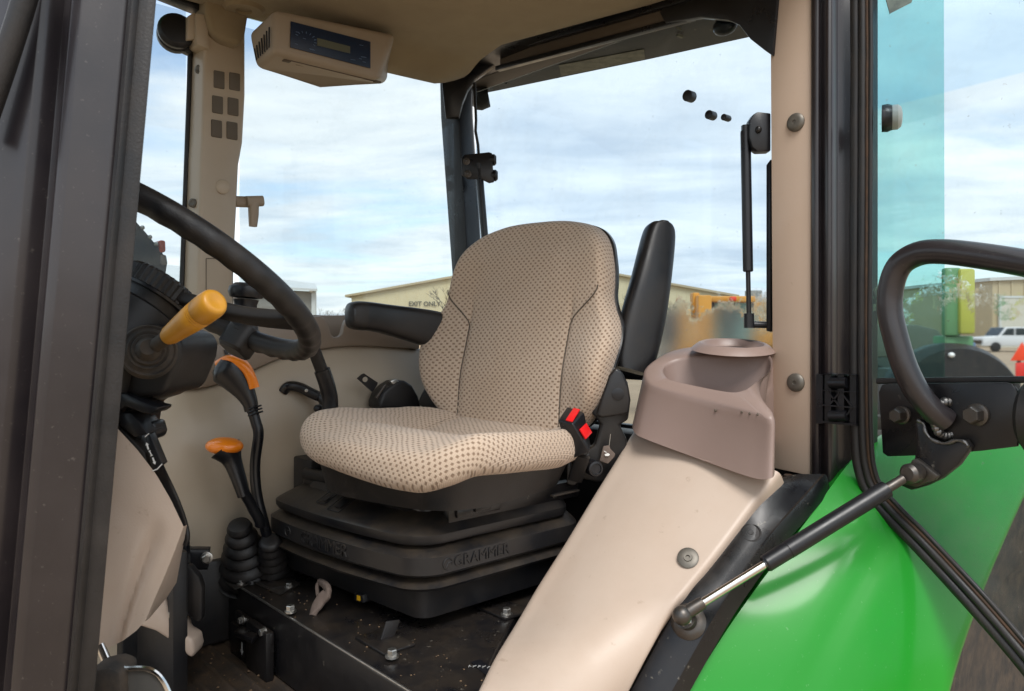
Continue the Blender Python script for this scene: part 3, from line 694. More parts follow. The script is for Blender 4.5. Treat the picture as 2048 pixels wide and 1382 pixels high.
# tan window latch
la = MB()
la.bar([U(470, 403, Y=1.905), U(497, 404, Y=1.905)], (.010, .014), (0, 0, 1), 3)
la.bar([U(492, 403, Y=1.895), U(524, 402, Y=1.895)], (.014, .0135), (0, 0, 1), 3)
la.bar([U(507, 402, Y=1.893), U(507, 430, Y=1.893), U(506, 453, Y=1.893)], [(.013, .012), (.012, .011), (.0095, .009)], (0, -1, 0), 3)
la.build('window_latch', 'box_tan', TR, 0)

# ---------------------------------------------------------------- right rear post
lv = [(60, 874, 908, 938), (165, 880, 914, 942), (235, 882, 917, 945), (470, 899, 931, 960), (660, 913, 943, 972), (820, 924, 952, 984)]
loops = []
for y_, a, b, c in lv:
    p1 = U(a, y_, t=2.46); p2 = U(b, y_, t=2.42); p3 = U(c, y_, t=2.46); p4 = p3 + FWD * .06; p5 = p1 + FWD * .06
    for p in (p1, p2, p4, p5): p.z = p3.z
    loops.append([p1, p2, p3, p4, p5])
RP = MB().loft(loops).build('cab_post', 'black_smooth', TR, .003, 2, angle=30)
RP['label'] = 'black right rear cab post behind the seat'
gs = [(884, 170), (884, 160), (925, 150), (940, 138), (950, 122), (962, 108), (1003, 92), (1034, 86), (1042, 92), (985, 132), (950, 158), (935, 180), (925, 205), (918, 234), (891, 234)]
MB().prism([U(a, b, t=2.38) for a, b in gs], FWD * .03).build('gusset', 'black_smooth', RP, .003)
MB().lathe([(0, -.01), (.02, -.01), (.036, .0), (.042, .02), (.036, .05), (0, .05)], U(948, 198, t=2.62), RGT + Vector((0, 0, .2)), 20).build('work_lamp', 'overhang', RP)
MB().lathe([(.035, 0), (.03, .05), (.012, .09), (.002, .10)], U(1012, 108, t=2.55), (0, 0, -1), 18).build('wiper_motor', 'black_smooth', RP)
MB().tube([U(949, 165, t=2.40), U(952, 240, t=2.40), U(951, 262, t=2.40), U(956, 290, t=2.40), U(958, 320, t=2.40)], .0045, 8).build('cable', 'rubber', RP)
bp = [(922, 316), (930, 309), (978, 304), (984, 306), (988, 364), (978, 366), (962, 358), (935, 358), (924, 350)]
bk = MB().prism([U(a, b, t=2.37) for a, b in bp], FWD * .008).build('strut_bracket', 'black_smooth', RP, .002)
for x_, y_ in ((933, 323), (936, 348)):
    MB().lathe([(.011, 0), (.011, .004), (.006, .005), (.005, .002), (0, .002)], U(x_, y_, t=2.37), -FWD, 16).build('bolt', 'dark_steel', bk)
for x_, y_ in ((985, 320), (988, 351)):
    MB().lathe([(0, -.012), (.014, -.012), (.018, -.004), (.018, .006), (.012, .012), (0, .012)], U(x_, y_, t=2.385), RGT, 16).build('bolt', 'black_smooth', bk)

# ---------------------------------------------------------------- windows
MB().bb((.80, 1.925, 1.80), (1.55, 1.931, 2.62)).build('side_window', 'glass', TR)
MB().bb((.27, 1.925, 1.50), (.665, 1.931, 2.62)).build('side_window', 'glass', TR)
RW = MB().bb((1.556, .868, 1.742), (1.562, 1.90, 2.60)).build('rear_window', 'glass_rear', TR)
RW['label'] = 'rear window with dried film on its lower part'
MB().bb((1.556, .87, 1.60), (1.562, 1.90, 1.715)).build('rear_window', 'glass', TR)
MB().bb((1.548, .87, 1.716), (1.572, 1.91, 1.741)).build('window_rail', 'black_smooth', TR, .003)
MB().bb((1.548, .87, 1.570), (1.572, 1.91, 1.600)).build('window_rail', 'black_smooth', TR, .003)
MB().prism([U(1532, 330, X=1.549), U(1541, 318, X=1.549), U(1541, 664, X=1.549), U(1532, 662, X=1.549)], (.02, 0, 0)).build('window_frame', 'black_smooth', TR, .002)
for x_, y_, r_ in ((1380, 193, .0135), (1423, 231, .0105), (1453, 236, .0075)):
    MB().lathe([(0, -.012), (r_ * .8, -.012), (r_, -.008), (r_, .012), (0, .014)], U(x_, y_, X=1.553), (-1, 0, 0), 20).build('window_plug', 'black_smooth', RW)
# top right gusset, lamp bump
gs = [(1560, -60), (1545, 112), (1528, 100), (1500, 78), (1478, 50), (1455, 40), (1400, 34), (1330, 46), (1318, 24), (1330, 12), (1400, -10), (1420, -60)]
MB().prism([U(a, b, X=1.522) for a, b in gs], (.02, 0, 0)).build('gusset', 'black_smooth', TR, .003)
MB().ell(U(1450, 52, X=1.60), (.02, .032, .022)).build('work_lamp', 'black_smooth', TR)

# ---------------------------------------------------------------- roof
rf = MB(); rows = []
ny, nx = 34, 34
for i in range(nx + 1):
    rw = []
    for j in range(ny + 1):
        yy = lerp(.76, 1.895, j / ny)
        xe_ = 1.53 if yy < 1.135 else (lerp(1.53, 1.425, (yy - 1.135) / .49) if yy < 1.625 else lerp(1.425, 1.478, min(1, (yy - 1.625) / .22)))
        xx = lerp(.20, xe_, i / nx)
        z = 2.632 - 0.012 * math.sin(math.pi * i / nx)
        e = sstep(1.74, 1.87, yy)
        z -= .052 * e * sstep(.95, 1.12, xx) * (1 - .55 * sstep(1.36, 1.47, xx))
        z += .03 * sstep(1.872, 1.895, yy)
        z += .02 * (1 - sstep(.2, .3, xx)) + .012 * sstep(.97, 1.0, i / nx)
        rw.append(Vector((xx, yy, z)))
    rows.append(rw)
HL = rf.grid(rows).build('headliner', 'headliner', TR, angle=80)
HL['label'] = 'brown fabric roof lining'
MB().bb((1.25, .74, 2.6625), (1.615, 1.96, 2.6705)).build('roof_rail', 'black_smooth', TR)
RS = MB().bb((.08, .68, 2.672), (1.62, 2.02, 2.80)).build('roof_shell', 'green_paint', TR, .035, 4)
# rear header: black line, pale strip, black line
def strip(p, w, m, dx_, nm, par=TR):
    a, b = p
    MB().prism([U(*a, X=XR + dx_), U(*b, X=XR + dx_), U(b[0], b[1] + w[1], X=XR + dx_), U(a[0], a[1] + w[0], X=XR + dx_)], (.02, 0, 0)).build(nm, m, par, .0015)
strip(((990, 96), (1560, -70)), (14, 18), 'black_smooth', -.012, 'rear_header')
strip(((1000, 106), (1560, -54)), (26, 32), 'dark_tan', .004, 'header_strip')
strip(((990, 132), (1560, -20)), (9, 11), 'black_smooth', -.002, 'rear_header')
oh = MB()
poly = [U(925, 196, Z=2.66), U(1000, 181, Z=2.66), U(1300, 119, Z=2.66), U(1540, 66, Z=2.66), U(1640, 44, Z=2.66), Vector((1.60, .70, 2.66)), Vector((1.60, 1.98, 2.66))]
OH = oh.prism(poly, (0, 0, .12)).build('roof_overhang', 'overhang', TR, .004)
st = [U(1118, 130, Z=2.6585), U(1288, 98, Z=2.6585), U(1290, 118, Z=2.6585), U(1122, 152, Z=2.6585)]
MB().prism(st, (0, 0, -.001)).build('decal', 'sticker', OH)
MB().bb(U(1353, 52, Z=2.657), U(1362, 62, Z=2.65)).build('reflector', 'sticker', OH, .002)
MB().bb(U(1352, 68, Z=2.657), U(1368, 76, Z=2.65)).build('reflector', 'sticker', OH, .002)

# ---------------------------------------------------------------- overhead control box
Yb = 1.665
FBL, FBR, FTR, FTL = U(545, 105, Y=Yb), U(757, 163, Y=Yb), U(792, 66, Y=Yb), U(548, 14, Y=Yb)
BBL, BBM, BBR, BTL = U(511, 138, Y=1.775), U(640, 182, Y=1.83), U(775, 166, Y=1.85), U(494, 66, Y=1.775)
BTR = Vector((BBR.x, BBR.y, FTR.z)); BTM = Vector((BBM.x, BBM.y, FTR.z))
bx = MB().add([FBL, FBR, FTR, FTL, BBL, BBM, BBR, BTL, BTR, BTM], [[0, 1, 2, 3], [0, 3, 7, 4], [0, 4, 5, 6, 1], [1, 6, 8, 2], [4, 7, 9, 5], [5, 9, 8, 6], [3, 2, 8, 9, 7]])
CB = bx.build('control_box', 'box_tan', TR, .016, 4, angle=40)
CB['label'] = 'overhead tan control box with navy panel and small display'
def onf(a, b, o=.002): return U(a, b, Y=Yb - o)
pn = MB().prism([onf(581, 43), onf(740, 84), onf(740, 137), onf(580, 95)], (0, -.003, 0)).build('control_panel', 'navy', CB, .0008)
MB().prism([onf(634, 76, .0055), onf(700, 93, .0055), onf(700, 107, .0055), onf(634, 91, .0055)], (0, -.0008, 0)).build('display', 'lcd', CB)
mk = MB(); rng = random.Random(5)
cxs, cys = 612, 79
for k in range(9):
    a = R_(200 + k * 24); p = onf(cxs + 17 * math.cos(a), cys + 12 * math.sin(a) + (17 * math.cos(a)) * .25, .0058); q = onf(cxs + 22 * math.cos(a), cys + 16 * math.sin(a) + (22 * math.cos(a)) * .25, .0058)
    mk.tube([p, q], .0007, 5)
for k in range(16):
    a = 590 + rng.random() * 140; b = lerp(55, 92, rng.random()) + (a - 590) * .26
    if 628 < a < 704 and 70 + (a - 634) * .25 < b < 110: continue
    p = onf(a, b, .0058); mk.tube([p, onf(a + 4 + rng.random() * 7, b + 1.5, .0058)], .0006, 5)
mk.build('panel_icons', 'navy_mark', CB)['kind'] = 'stuff'
for k in range(7):
    gv = MB()
    s = .12 + .115 * k
    def lf(s_, v_): return FTL.lerp(BTL, s_).lerp(FBL.lerp(BBL, s_), v_) + Vector((-.004, -.002, 0))
    gv.tube([lf(s, .40 + .025 * k), lf(s, .86)], .0017, 6).build('vent_slot', 'black_smooth', CB)
for v_ in (.10, .20):
    a = FBL.lerp(BBM, v_); b = FBR.lerp(BBR, v_); gl_ = MB().tube([a.lerp(b, .12) + Vector((0, 0, -.0015)), a.lerp(b, .93) + Vector((0, 0, -.0015))], .0013, 6).build('lens_groove', 'dark_tan', CB)
for s in (.06, .97):
    a = FBL.lerp(BBM, .14); b = FBR.lerp(BBR, .14); MB().box(a.lerp(b, s) + Vector((0, 0, -.002)), (.009, .006, .002)).build('lens_clip', 'dark_tan', CB, .001)
# small lamp bezel on the lining
MB().lathe([(.05, -.012), (.05, .0), (.042, .008), (.02, .008), (.018, .002), (0, .002)], U(488, 16, Z=2.62), (0, 0, -1), 24).build('lamp_bezel', 'headliner', TR)

# ---------------------------------------------------------------- cup holder box on the near liner
otop = [(1540, 836, 1.415), (1500, 822, 1.45), (1400, 797, 1.55), (1312, 773, 1.63), (1290, 758, 1.665), (1287, 738, 1.70), (1306, 718, 1.73), (1345, 698, 1.77), (1400, 690, 1.77), (1490, 691, 1.70), (1543, 697, 1.665), (1546, 730, 1.66), (1544, 764, 1.655), (1530, 782, 1.62), (1523, 797, 1.54), (1534, 812, 1.48), (1546, 824, 1.43)]
obot = [(1540, 957, 1.395), (1500, 954, 1.43), (1390, 915, 1.54), (1296, 880, 1.615), (1270, 866, 1.65), (1266, 845, 1.70), (1285, 825, 1.75), (1330, 805, 1.79), (1390, 795, 1.78), (1490, 798, 1.70), (1543, 805, 1.665), (1546, 840, 1.66), (1544, 885, 1.655), (1532, 905, 1.62), (1528, 920, 1.53), (1540, 935, 1.46), (1549, 946, 1.42)]
T3 = [U(a, b, t=t) for a, b, t in otop]; B3 = [U(a, b, t=t) for a, b, t in obot]
# best plane for the top face
A_, B_, C_ = T3[3], T3[0], T3[7]; pnrm = (B_ - A_).cross(C_ - A_).normalized()
if pnrm.z < 0: pnrm = -pnrm
def on_top(px, py, h=0):
    d = ray(px, py); t = (A_ + pnrm * h - EYE).dot(pnrm) / d.dot(pnrm); return EYE + d * t
NC = 64
def lp(pts): return spl(pts, 8, True)
tl = lp(T3); bl = lp(B3)
hole_px = [(1485, 784), (1460, 787), (1400, 776), (1345, 763), (1330, 752), (1326, 740), (1336, 727), (1362, 717), (1410, 713), (1490, 711), (1528, 711), (1539, 717), (1541, 732), (1536, 746), (1522, 758), (1509, 768), (1497, 778)]
hl_ = spl([on_top(a, b, -.002) for a, b in hole_px], 8, True)
hf = [p + Vector((.0, 0, -.10)) for p in hl_]; hcn = sum(hf, Vector()) / len(hf); hf = [hcn + (p - hcn) * .86 for p in hf]
tc_ = sum(tl, Vector()) / len(tl)
r1 = [p - pnrm * .016 + (p - tc_).normalized() * .003 for p in tl]
r2 = [p - pnrm * .005 - (p - tc_).normalized() * .001 for p in tl]
r3 = [p - (p - tc_).normalized() * .009 for p in tl]
hr0 = [hcn + (p - hcn) * 1.03 for p in hl_]; hr0 = [Vector((q.x, q.y, p.z + .0025)) for q, p in zip(hr0, hl_)]
hr2 = [p.lerp(q, .06) for p, q in zip(hl_, hf)]
cup = MB().loft([bl, r1, r2, r3, hr0, hl_, hr2, hf], cap=True)
CU = cup.build('cup_holder', 'taupe', TR, 0, angle=50)
CU['label'] = 'taupe moulded cup holder box on the near liner'
cen = U(1466, 687, t=1.69); axr = (UPV + FWD * -.13).normalized()
MB().lathe([(.090, -.014), (.083, -.007), (.075, -.001), (.070, .0015), (.066, 0), (.062, -.008), (.056, -.014), (0, -.014)], cen, axr, 40).build('cup_ring', 'taupe', CU)
sc_ = MB()
for a, b in ((1431, 821), (1484, 824), (1500, 827), (1516, 829)):
    d = ray(a, b); p = EYE + d * lerp(1.52, 1.44, (a - 1431) / 85.0); sc_.ell(p, (.003, .003, .003), 8, 6)
sc_.build('scuff_mark', 'dark_tan', CU)['kind'] = 'stuff'
# plate below the tan trim
MB().bb((1.40, .87, FLZ), (1.46, 1.06, 1.56)).build('liner_bulkhead', 'black_plastic', TR, .01)

# ---------------------------------------------------------------- right (far) wheel-arch liner and console
TB = [(150, 960), (205, 905), (275, 832), (350, 781), (400, 776), (470, 757), (560, 716), (640, 698), (720, 691), (840, 698), (960, 716), (1100, 745)]
t3 = spl([U(a, b, Y=1.80) for a, b in TB], 4); rows = []
for p in t3:
    H = p.z - (FLZ - .02); sec = []
    k = sstep(.30, .65, p.x)
    for s, dyy in ((0, .05), (.0, .008), (.03, -.012), (.10, -.034), (.2, -.050), (.35, -.058), (.55, -.055), (.75, -.045), (1, -.035)):
        sec.append(Vector((p.x, p.y + dyy * (0.4 + .6 * k), p.z - H * s)))
    rows.append(spl(sec, 3))
FL = MB().grid(rows).build('wheel_arch_liner', 'tan_far_shaded', TR, angle=80)
FL['label'] = 'far tan wheel arch liner behind the gear levers'
low = [(840, 699), (720, 692), (640, 699), (560, 717), (470, 758), (400, 777), (352, 781)]
topc = [(350, 726), (366, 712), (400, 702), (440, 690), (500, 657), (560, 641), (610, 633), (643, 632), (652, 638), (658, 652), (663, 668), (668, 674), (680, 674), (685, 668), (689, 652), (694, 640), (706, 634), (760, 632), (840, 638)]
lo_ = spl([U(a, b, Y=1.788) for a, b in low], 3); hi_ = [U(a, b, Y=1.788) for a, b in topc]
CN = MB().prism([p for p in lo_] + hi_, (0, .022, 0)).build('side_console', 'taupe_far', TR, .005, 2)
CN['label'] = 'far taupe console rim with cup holder notch'
bk_ = [(350, 726), (366, 706), (400, 694), (440, 676), (500, 652), (560, 636), (610, 629), (660, 631), (700, 630), (840, 633)]
MB().prism([U(a, b + 60, Y=1.905) for a, b in bk_][::-1] + [U(a, b, Y=1.905) for a, b in bk_], (0, .012, 0)).build('console_back', 'taupe_far', CN, .004)
MB().grid([[U(a, b + 44, Y=1.80) for a, b in bk_], [U(a, b + 44, Y=1.905) for a, b in bk_]]).build('console_tray', 'taupe_far', CN)
stk = U(464, 706, Y=1.785)
dq = [U(447, 700, Y=1.785), U(473, 693, Y=1.785), U(481, 711, Y=1.785), U(455, 718, Y=1.785)]
sk = MB().prism(dq, (0, -.0012, 0)).build('warning_sticker', 'black_smooth', CN)
wl = MB()
for v_ in (.25, .45, .8): wl.tube([dq[0].lerp(dq[3], v_).lerp(dq[1].lerp(dq[2], v_), .2) + Vector((0, -.0018, 0)), dq[0].lerp(dq[3], v_).lerp(dq[1].lerp(dq[2], v_), .8) + Vector((0, -.0018, 0))], .0009, 5)
wl.build('sticker_text', 'grey_mark', CN)
# silver window rail, green panel outside, black lamp bracket outside the front side window
MB().prism([U(215, 872, Y=1.86), U(352, 768, Y=1.86), U(352, 785, Y=1.86), U(215, 896, Y=1.86)], (0, .012, 0)).build('window_rail', 'steel', TR, .002)
MB().prism([U(205, 866, Y=1.855), U(352, 758, Y=1.855), U(352, 768, Y=1.855), U(205, 880, Y=1.855)], (0, .012, 0)).build('window_rail', 'black_smooth', TR, .002)
MB().prism([U(180, 960, Y=2.02), U(180, 800, Y=2.02), U(270, 742, Y=2.02), U(420, 742, Y=2.02), U(420, 960, Y=2.02)], (0, .35, 0)).build('side_panel', 'green_paint', TR, .02)
lampb = MB().prism([U(a, b, Y=2.10) for a, b in ((230, 425), (272, 442), (290, 462), (322, 500), (336, 522), (330, 560), (240, 640), (230, 600))], (0, .04, 0)).build('lamp_bracket', 'dusty_rubber', TR, .004)
MB().prism([U(a, b, Y=2.095) for a, b in ((318, 480), (332, 480), (333, 504), (320, 506))], (0, .05, 0)).build('marker_lamp', 'lamp_amber', lampb, .006)
MB().prism([U(a, b, Y=2.095) for a, b in ((320, 508), (334, 509), (337, 531), (322, 530))], (0, .05, 0)).build('marker_lamp', 'lamp_clear', lampb, .006)
for a, b in ((285, 455), (300, 474), (312, 488)): MB().ell(U(a, b, Y=2.098), (.006, .006, .006), 8, 6).build('bolt', 'steel', lampb)

# ---------------------------------------------------------------- steering column, dash shroud
WC = Vector((.445, 1.30, 1.943)); TAU = R_(35); WN = Vector((math.sin(TAU), 0, math.cos(TAU)))
E1 = Vector((math.cos(TAU), 0, -math.sin(TAU))); E2 = Vector((0, -1, 0)); WR = .233
cb = WC - WN * .115
CO = MB().lathe([(0, .005), (.050, .004), (.056, 0), (.057, -.03), (.062, -.08), (.070, -.14), (.078, -.20), (.080, -.30), (.075, -.42)], WC - WN * .075 - Vector((.022, 0, 0)), WN, 40).build('steering_column', 'black_plastic', TR)
for h in (.10, .155): MB().tube([WC - Vector((.022, 0, 0)) - WN * (.075 + h) + (E1 * math.cos(a) + E2 * math.sin(a)) * (.0645 + .14 * (h - .06)) for a in [2 * math.pi * k / 40 for k in range(40)]], .0013, 6, closed=True).build('seam_line', 'black_smooth', CO)
pod = [(236, 655), (300, 650), (352, 668), (364, 690), (360, 720), (334, 782), (318, 792), (236, 800)]
MB().prism([U(a, b, t=1.16) for a, b in pod], FWD * .15).build('column_pod', 'black_plastic', CO, .010, 3)
MB().prism([U(a, b, t=1.2) for a, b in ((200, 760), (330, 780), (300, 800), (262, 812), (245, 900), (200, 900))], FWD * .12).build('column_lower', 'black_plastic', CO, .008)
# blade, switch and printed strip hanging below the column
MB().prism([U(a, b, t=1.14) for a, b in ((236, 788), (252, 788), (302, 812), (315, 815), (314, 820), (303, 828), (285, 826), (250, 812), (236, 822))], FWD * .05).build('column_blade', 'black_smooth', CO, .003)
MB().prism([U(a, b, t=1.15) for a, b in ((236, 824), (262, 826), (278, 842), (296, 868), (268, 876), (236, 850))], FWD * .06).build('column_switch', 'black_smooth', CO, .004)
MB().prism([U(a, b, t=1.18) for a, b in ((290, 848), (300, 842), (308, 846), (313, 866), (310, 876), (300, 882))], FWD * .04).build('column_switch', 'black_smooth', CO, .003)
MB().prism([U(a, b, t=1.155) for a, b in ((236, 850), (290, 905), (300, 948), (280, 935), (236, 872))], FWD * .05).build('column_switch', 'black_plastic', CO, .003)
SP = MB().prism([U(a, b, t=1.15) for a, b in ((290, 874), (298, 868), (305, 882), (324, 928), (306, 942), (300, 925))], FWD * .02).build('indicator_strip', 'black_smooth', CO, .001)
wm = MB(); vw = -FWD
wm.tube([U(290, 874, t=1.149), U(298, 867, t=1.149)], .0007, 5); wm.tube([U(305, 942, t=1.149), U(315, 938, t=1.149), U(324, 928, t=1.149)], .0009, 5)
arrow(wm, U(295, 892, t=1.149), U(293, 886, t=1.149) - U(296, 897, t=1.149), .0055, -FWD, .0004)
arrow(wm, U(308, 922, t=1.149), U(310, 927, t=1.149) - U(306, 916, t=1.149), .0055, -FWD, .0004)
wm.tube([U(299, 902, t=1.149), U(303, 911, t=1.149)], .0008, 5); wm.tube([U(297, 903, t=1.149), U(301, 901, t=1.149)], .0007, 5); wm.tube([U(301, 912, t=1.149), U(305, 910, t=1.149)], .0007, 5)
wm.build('arrow_mark', 'white_mark', CO)
MB().bar(spl([U(312, 930, t=1.165), U(330, 965, t=1.19), U(352, 1010, t=1.20), U(368, 1052, t=1.21), U(373, 1075, t=1.21), U(371, 1090, t=1.21)], 5), [(.011 - .0003 * k, .004) for k in range(26)], -FWD, 3).build('trim_strip', 'black_smooth', CO)
# tan shroud: patch between four edges (pixels + distance)
def patch(top_, right_, bot_, left_, n=16, m=16):
    def samp(c, s):
        f = s * (len(c) - 1); i = min(int(f), len(c) - 2); return Vector(c[i]).lerp(Vector(c[i + 1]), f - i)
    rws = []
    for i in range(n + 1):
        v = i / n; rw = []
        for j in range(m + 1):
            u = j / m
            p = samp(top_, u) * (1 - v) + samp(bot_, u) * v + samp(left_, v) * (1 - u) + samp(right_, v) * u
            p -= Vector(top_[0]) * (1 - u) * (1 - v) + Vector(top_[-1]) * u * (1 - v) + Vector(bot_[0]) * (1 - u) * v + Vector(bot_[-1]) * u * v
            rw.append(p)
        rws.append(rw)
    return rws
tp = [(150, 760, 1.15), (200, 818, 1.15), (238, 860, 1.15), (275, 900, 1.15), (312, 948, 1.15), (342, 1000, 1.15), (367, 1053, 1.15)]
rt = [(367, 1053, 1.15), (350, 1100, 1.145), (328, 1155, 1.14), (308, 1200, 1.135), (290, 1243, 1.13)]
bt = [(120, 1330, 1.12), (178, 1308, 1.12), (215, 1296, 1.12), (245, 1282, 1.125), (272, 1262, 1.13), (290, 1243, 1.13)]
lf_ = [(150, 760, 1.15), (140, 950, 1.15), (130, 1150, 1.13), (120, 1330, 1.12)]
pr = patch(tp, rt, bt, lf_, 26, 26); rows = []
for i, r in enumerate(pr):
    rw = []
    for j, p in enumerate(r):
        v, u = i / 26, j / 26
        dd = -.012 * math.sin(math.pi * u) * math.sin(math.pi * v)
        cu_ = lerp(.86, .55, v)                      # soft valley running down the face
        dd += .012 * math.exp(-((u - cu_) / .07) ** 2) * sstep(.15, .5, v)
        rw.append(U(p.x, p.y, t=p.z + dd))
    rows.append(rw)
sh = MB().grid(rows)
back = [[q[-1], q[-1] + FWD * .01 + RGT * .001, U(*b[:2], t=b[2])] for q, b in zip([rows[i] for i in (0, 6, 13, 20, 26)], [(368, 1056, 1.25), (364, 1105, 1.25), (353, 1165, 1.24), (333, 1196, 1.23), (300, 1235, 1.20)])]
sh.grid(back)
bd_ = FWD * .10 - RGT * .075 - UPV * .07
sh.grid([rows[0], [p + bd_ for p in rows[0]]]); sh.grid([rows[-1], [p + FWD * .10 - RGT * .06 + UPV * .03 for p in rows[-1]]])
SH = sh.build('dash_shroud', 'tan', TR, angle=50)
SH['label'] = 'tan faceted dash shroud below the steering column'
lt = [(296, 1200), (330, 1196), (338, 1226), (350, 1246), (362, 1252), (364, 1268), (385, 1280), (389, 1302), (384, 1318), (374, 1312), (345, 1285), (310, 1263), (270, 1250)]
MB().prism([U(a, b, t=1.48) for a, b in lt], FWD * .05).build('lower_trim', 'tan', TR, .010, 3)
# black linkage bar, pedal arm and rubber pedal pad
MB().bar([U(340, 1115, t=1.60), U(418, 1116, t=1.62)], (.016, .022), (0, 0, 1), 5).build('linkage_bar', 'black_smooth', TR)
MB().hexbolt(U(414, 1115, t=1.585), -FWD + RGT * .2, .009, .014).build('bolt', 'steel', TR)
PD = MB().prism([U(a, b, t=1.50) for a, b in ((360, 1135), (378, 1130), (398, 1155), (404, 1175), (404, 1240), (394, 1246), (380, 1235), (358, 1205), (353, 1180))], FWD * .02).build('pedal_pad', 'rubber', TR, .005)
PD['label'] = 'worn black rubber pedal pad'
MB().prism([U(a, b, t=1.53) for a, b in ((345, 1090), (372, 1085), (378, 1180), (365, 1225), (345, 1225))], FWD * .02).build('pedal_arm', 'black_smooth', PD, .003)
MB().hexbolt(U(352, 1226, t=1.49), -FWD, .011, .012).build('bolt', 'steel', PD)
# bright rounded step plate at the bottom left corner
stp = spl([U(a, b, t=1.02) for a, b in ((232, 1430), (232, 1345), (262, 1336), (298, 1337), (322, 1352), (340, 1385), (350, 1430))], 5)
SPl = MB().prism(stp, FWD * .05 - RGT * .02 + Vector((0, 0, -.03))).build('step_plate', 'clear_plastic', TR, .003)
SPl['label'] = 'bright rounded metal step plate low beside the front post'
MB().tube([p - FWD * .002 for p in stp[4:]], .0035, 8).build('step_rim', 'chrome', SPl)
MB().bar([U(200, 1290, t=1.05), U(222, 1340, t=1.04), U(240, 1385, t=1.03)], (.006, .004), -FWD, 3).build('step_rim', 'chrome', SPl)
MB().prism([U(a, b, t=1.0) for a, b in ((170, 1345), (215, 1335), (240, 1345), (243, 1430), (170, 1430))], FWD * .05).build('step_pad', 'dusty_rubber', SPl, .006)

# belt retractor with its slotted bracket
RT = MB().prism([U(a, b, Y=1.735) for a, b in ((735, 800), (742, 782), (757, 768), (770, 760), (785, 758), (800, 768), (812, 790), (818, 812), (735, 815))], (0, -.06, 0)).build('belt_retractor', 'black_plastic', TR, .008, 3)
rb = MB(); q = [U(a, b, Y=1.70) for a, b in ((715, 757), (727, 746), (757, 766), (745, 784))]
hole = U(731, 759, Y=1.70)
hx = (q[1] - q[0]).normalized(); hv = (q[3] - q[0]).normalized()
cir = [hole + (hx * math.cos(a) + hv * math.sin(a)) * .0078 for a in [R_(225 + 360 * k / 20) for k in range(20)]]
outl = resample([q[0], q[1], q[2], q[3]], 20); k0 = min(range(20), key=lambda i: (outl[i] - (cir[0] + (cir[0] - hole) * 3)).length)
# choose rotation that keeps the ring untwisted
best = min(range(20), key=lambda s: sum((outl[(i + s) % 20] - cir[i]).length for i in range(20))); outl = [outl[(i + best) % 20] for i in range(20)]
dz = Vector((0, .004, 0))
rb.grid([cir, outl, [p + dz for p in outl], [p + dz for p in cir], cir], cv=True)
rb.build('slotted_bracket', 'black_smooth', RT, 0, angle=30)
MB().bar([U(752, 796, Y=1.672), U(770, 770, Y=1.672)], (.0035, .004), (0, -1, 0), 4).build('belt_slot', 'dark_steel', RT)
MB().prism([U(a, b, Y=1.69) for a, b in ((776, 762), (788, 757), (795, 764), (784, 772))], (0, -.012, 0)).build('belt_buckle_tip', 'steel', RT, .002)

# ================================================================== steering wheel
SW = top('steering_wheel', 'black four-finger-grip steering wheel with a spinner knob clamped to its rim', 'steering wheel', WC)
SW['label'] = 'black ribbed-grip steering wheel with a spinner knob clamped to its rim'
def rim(phi, r=WR): return WC + (E1 * math.cos(phi) + E2 * math.sin(phi)) * r
NR = 160; rp = []
def rprof(i):
    n = 16; o = []
    for k in range(n):
        a = 2 * math.pi * k / n; q = .0188
        # finger grips on the underside
        d = math.cos(a - math.pi * 1.25)
        q += .0016 * max(0, d) * math.sin(i * 2 * math.pi / NR * 40)
        o.append((q * math.cos(a), q * math.sin(a)))
    return o
MB().sweep([rim(2 * math.pi * k / NR) for k in range(NR)], rprof, up=tuple(WN), closed=True).build('rim', 'rubber', SW, angle=60)
hubc = WC - WN * .042 - Vector((.016, 0, 0))
MB().lathe([(.045, -.035), (.048, -.01), (.048, .010), (.040, .016), (0, .018)], hubc, WN, 36).build('hub', 'black_plastic', SW)
MB().lathe([(.052, -.012), (.056, -.010), (.058, .014), (.054, .019), (.030, .021), (0, .021)], hubc, WN, 72, wob=lambda k, r, h: (1.03 if (k % 2) else 0.985) if r > .05 else 1).build('tilt_ring', 'black_plastic', SW, angle=25)
MB().lathe([(.060, -.016), (.061, -.012), (.055, -.011)], hubc, WN, 48).build('tilt_ring_edge', 'black_smooth', SW)
for ph in (R_(52), R_(232), R_(295)):
    p1 = hubc + (E1 * math.cos(ph) + E2 * math.sin(ph)) * .04; p2 = rim(ph, WR * .62) - WN * .028; p3 = rim(ph, WR - .010) - WN * .004
    MB().bar(spl([p1, p2, p3], 6), [(.017 + .0005 * abs(k - 6), .011) for k in range(13)], tuple(WN), 4).build('spoke', 'black_plastic', SW)
ph = R_(-35); kp = rim(ph)
SK = MB().bar([kp - WN * .036, kp - WN * .030, kp + WN * .002, kp + WN * .016, kp + WN * .024], [(.026, .022), (.031, .027), (.032, .028), (.030, .026), (.022, .018)], (E1 * math.sin(ph) - E2 * math.cos(ph)), 4).build('spinner_clamp', 'black_plastic', SW)
KA = (UPV + WN * .15).normalized()
MB().lathe([(.027, 0), (.022, .025), (.021, .045), (.024, .055)], kp + KA * .015, KA, 24).build('spinner_stem', 'black_smooth', SK)
MB().lathe([(.018, -.006), (.030, -.004), (.034, .006), (.032, .016), (.022, .023), (0, .025)], kp + KA * .078, KA, 28).build('spinner_knob', 'black_smooth', SK)
MB().tube([kp + WN * .0 + (E1 * math.cos(a) * .0322 + E2 * math.sin(a) * .0322) for a in [2 * math.pi * k / 24 for k in range(24)]], .0008, 5, closed=True).build('clamp_seam', 'rubber', SK)

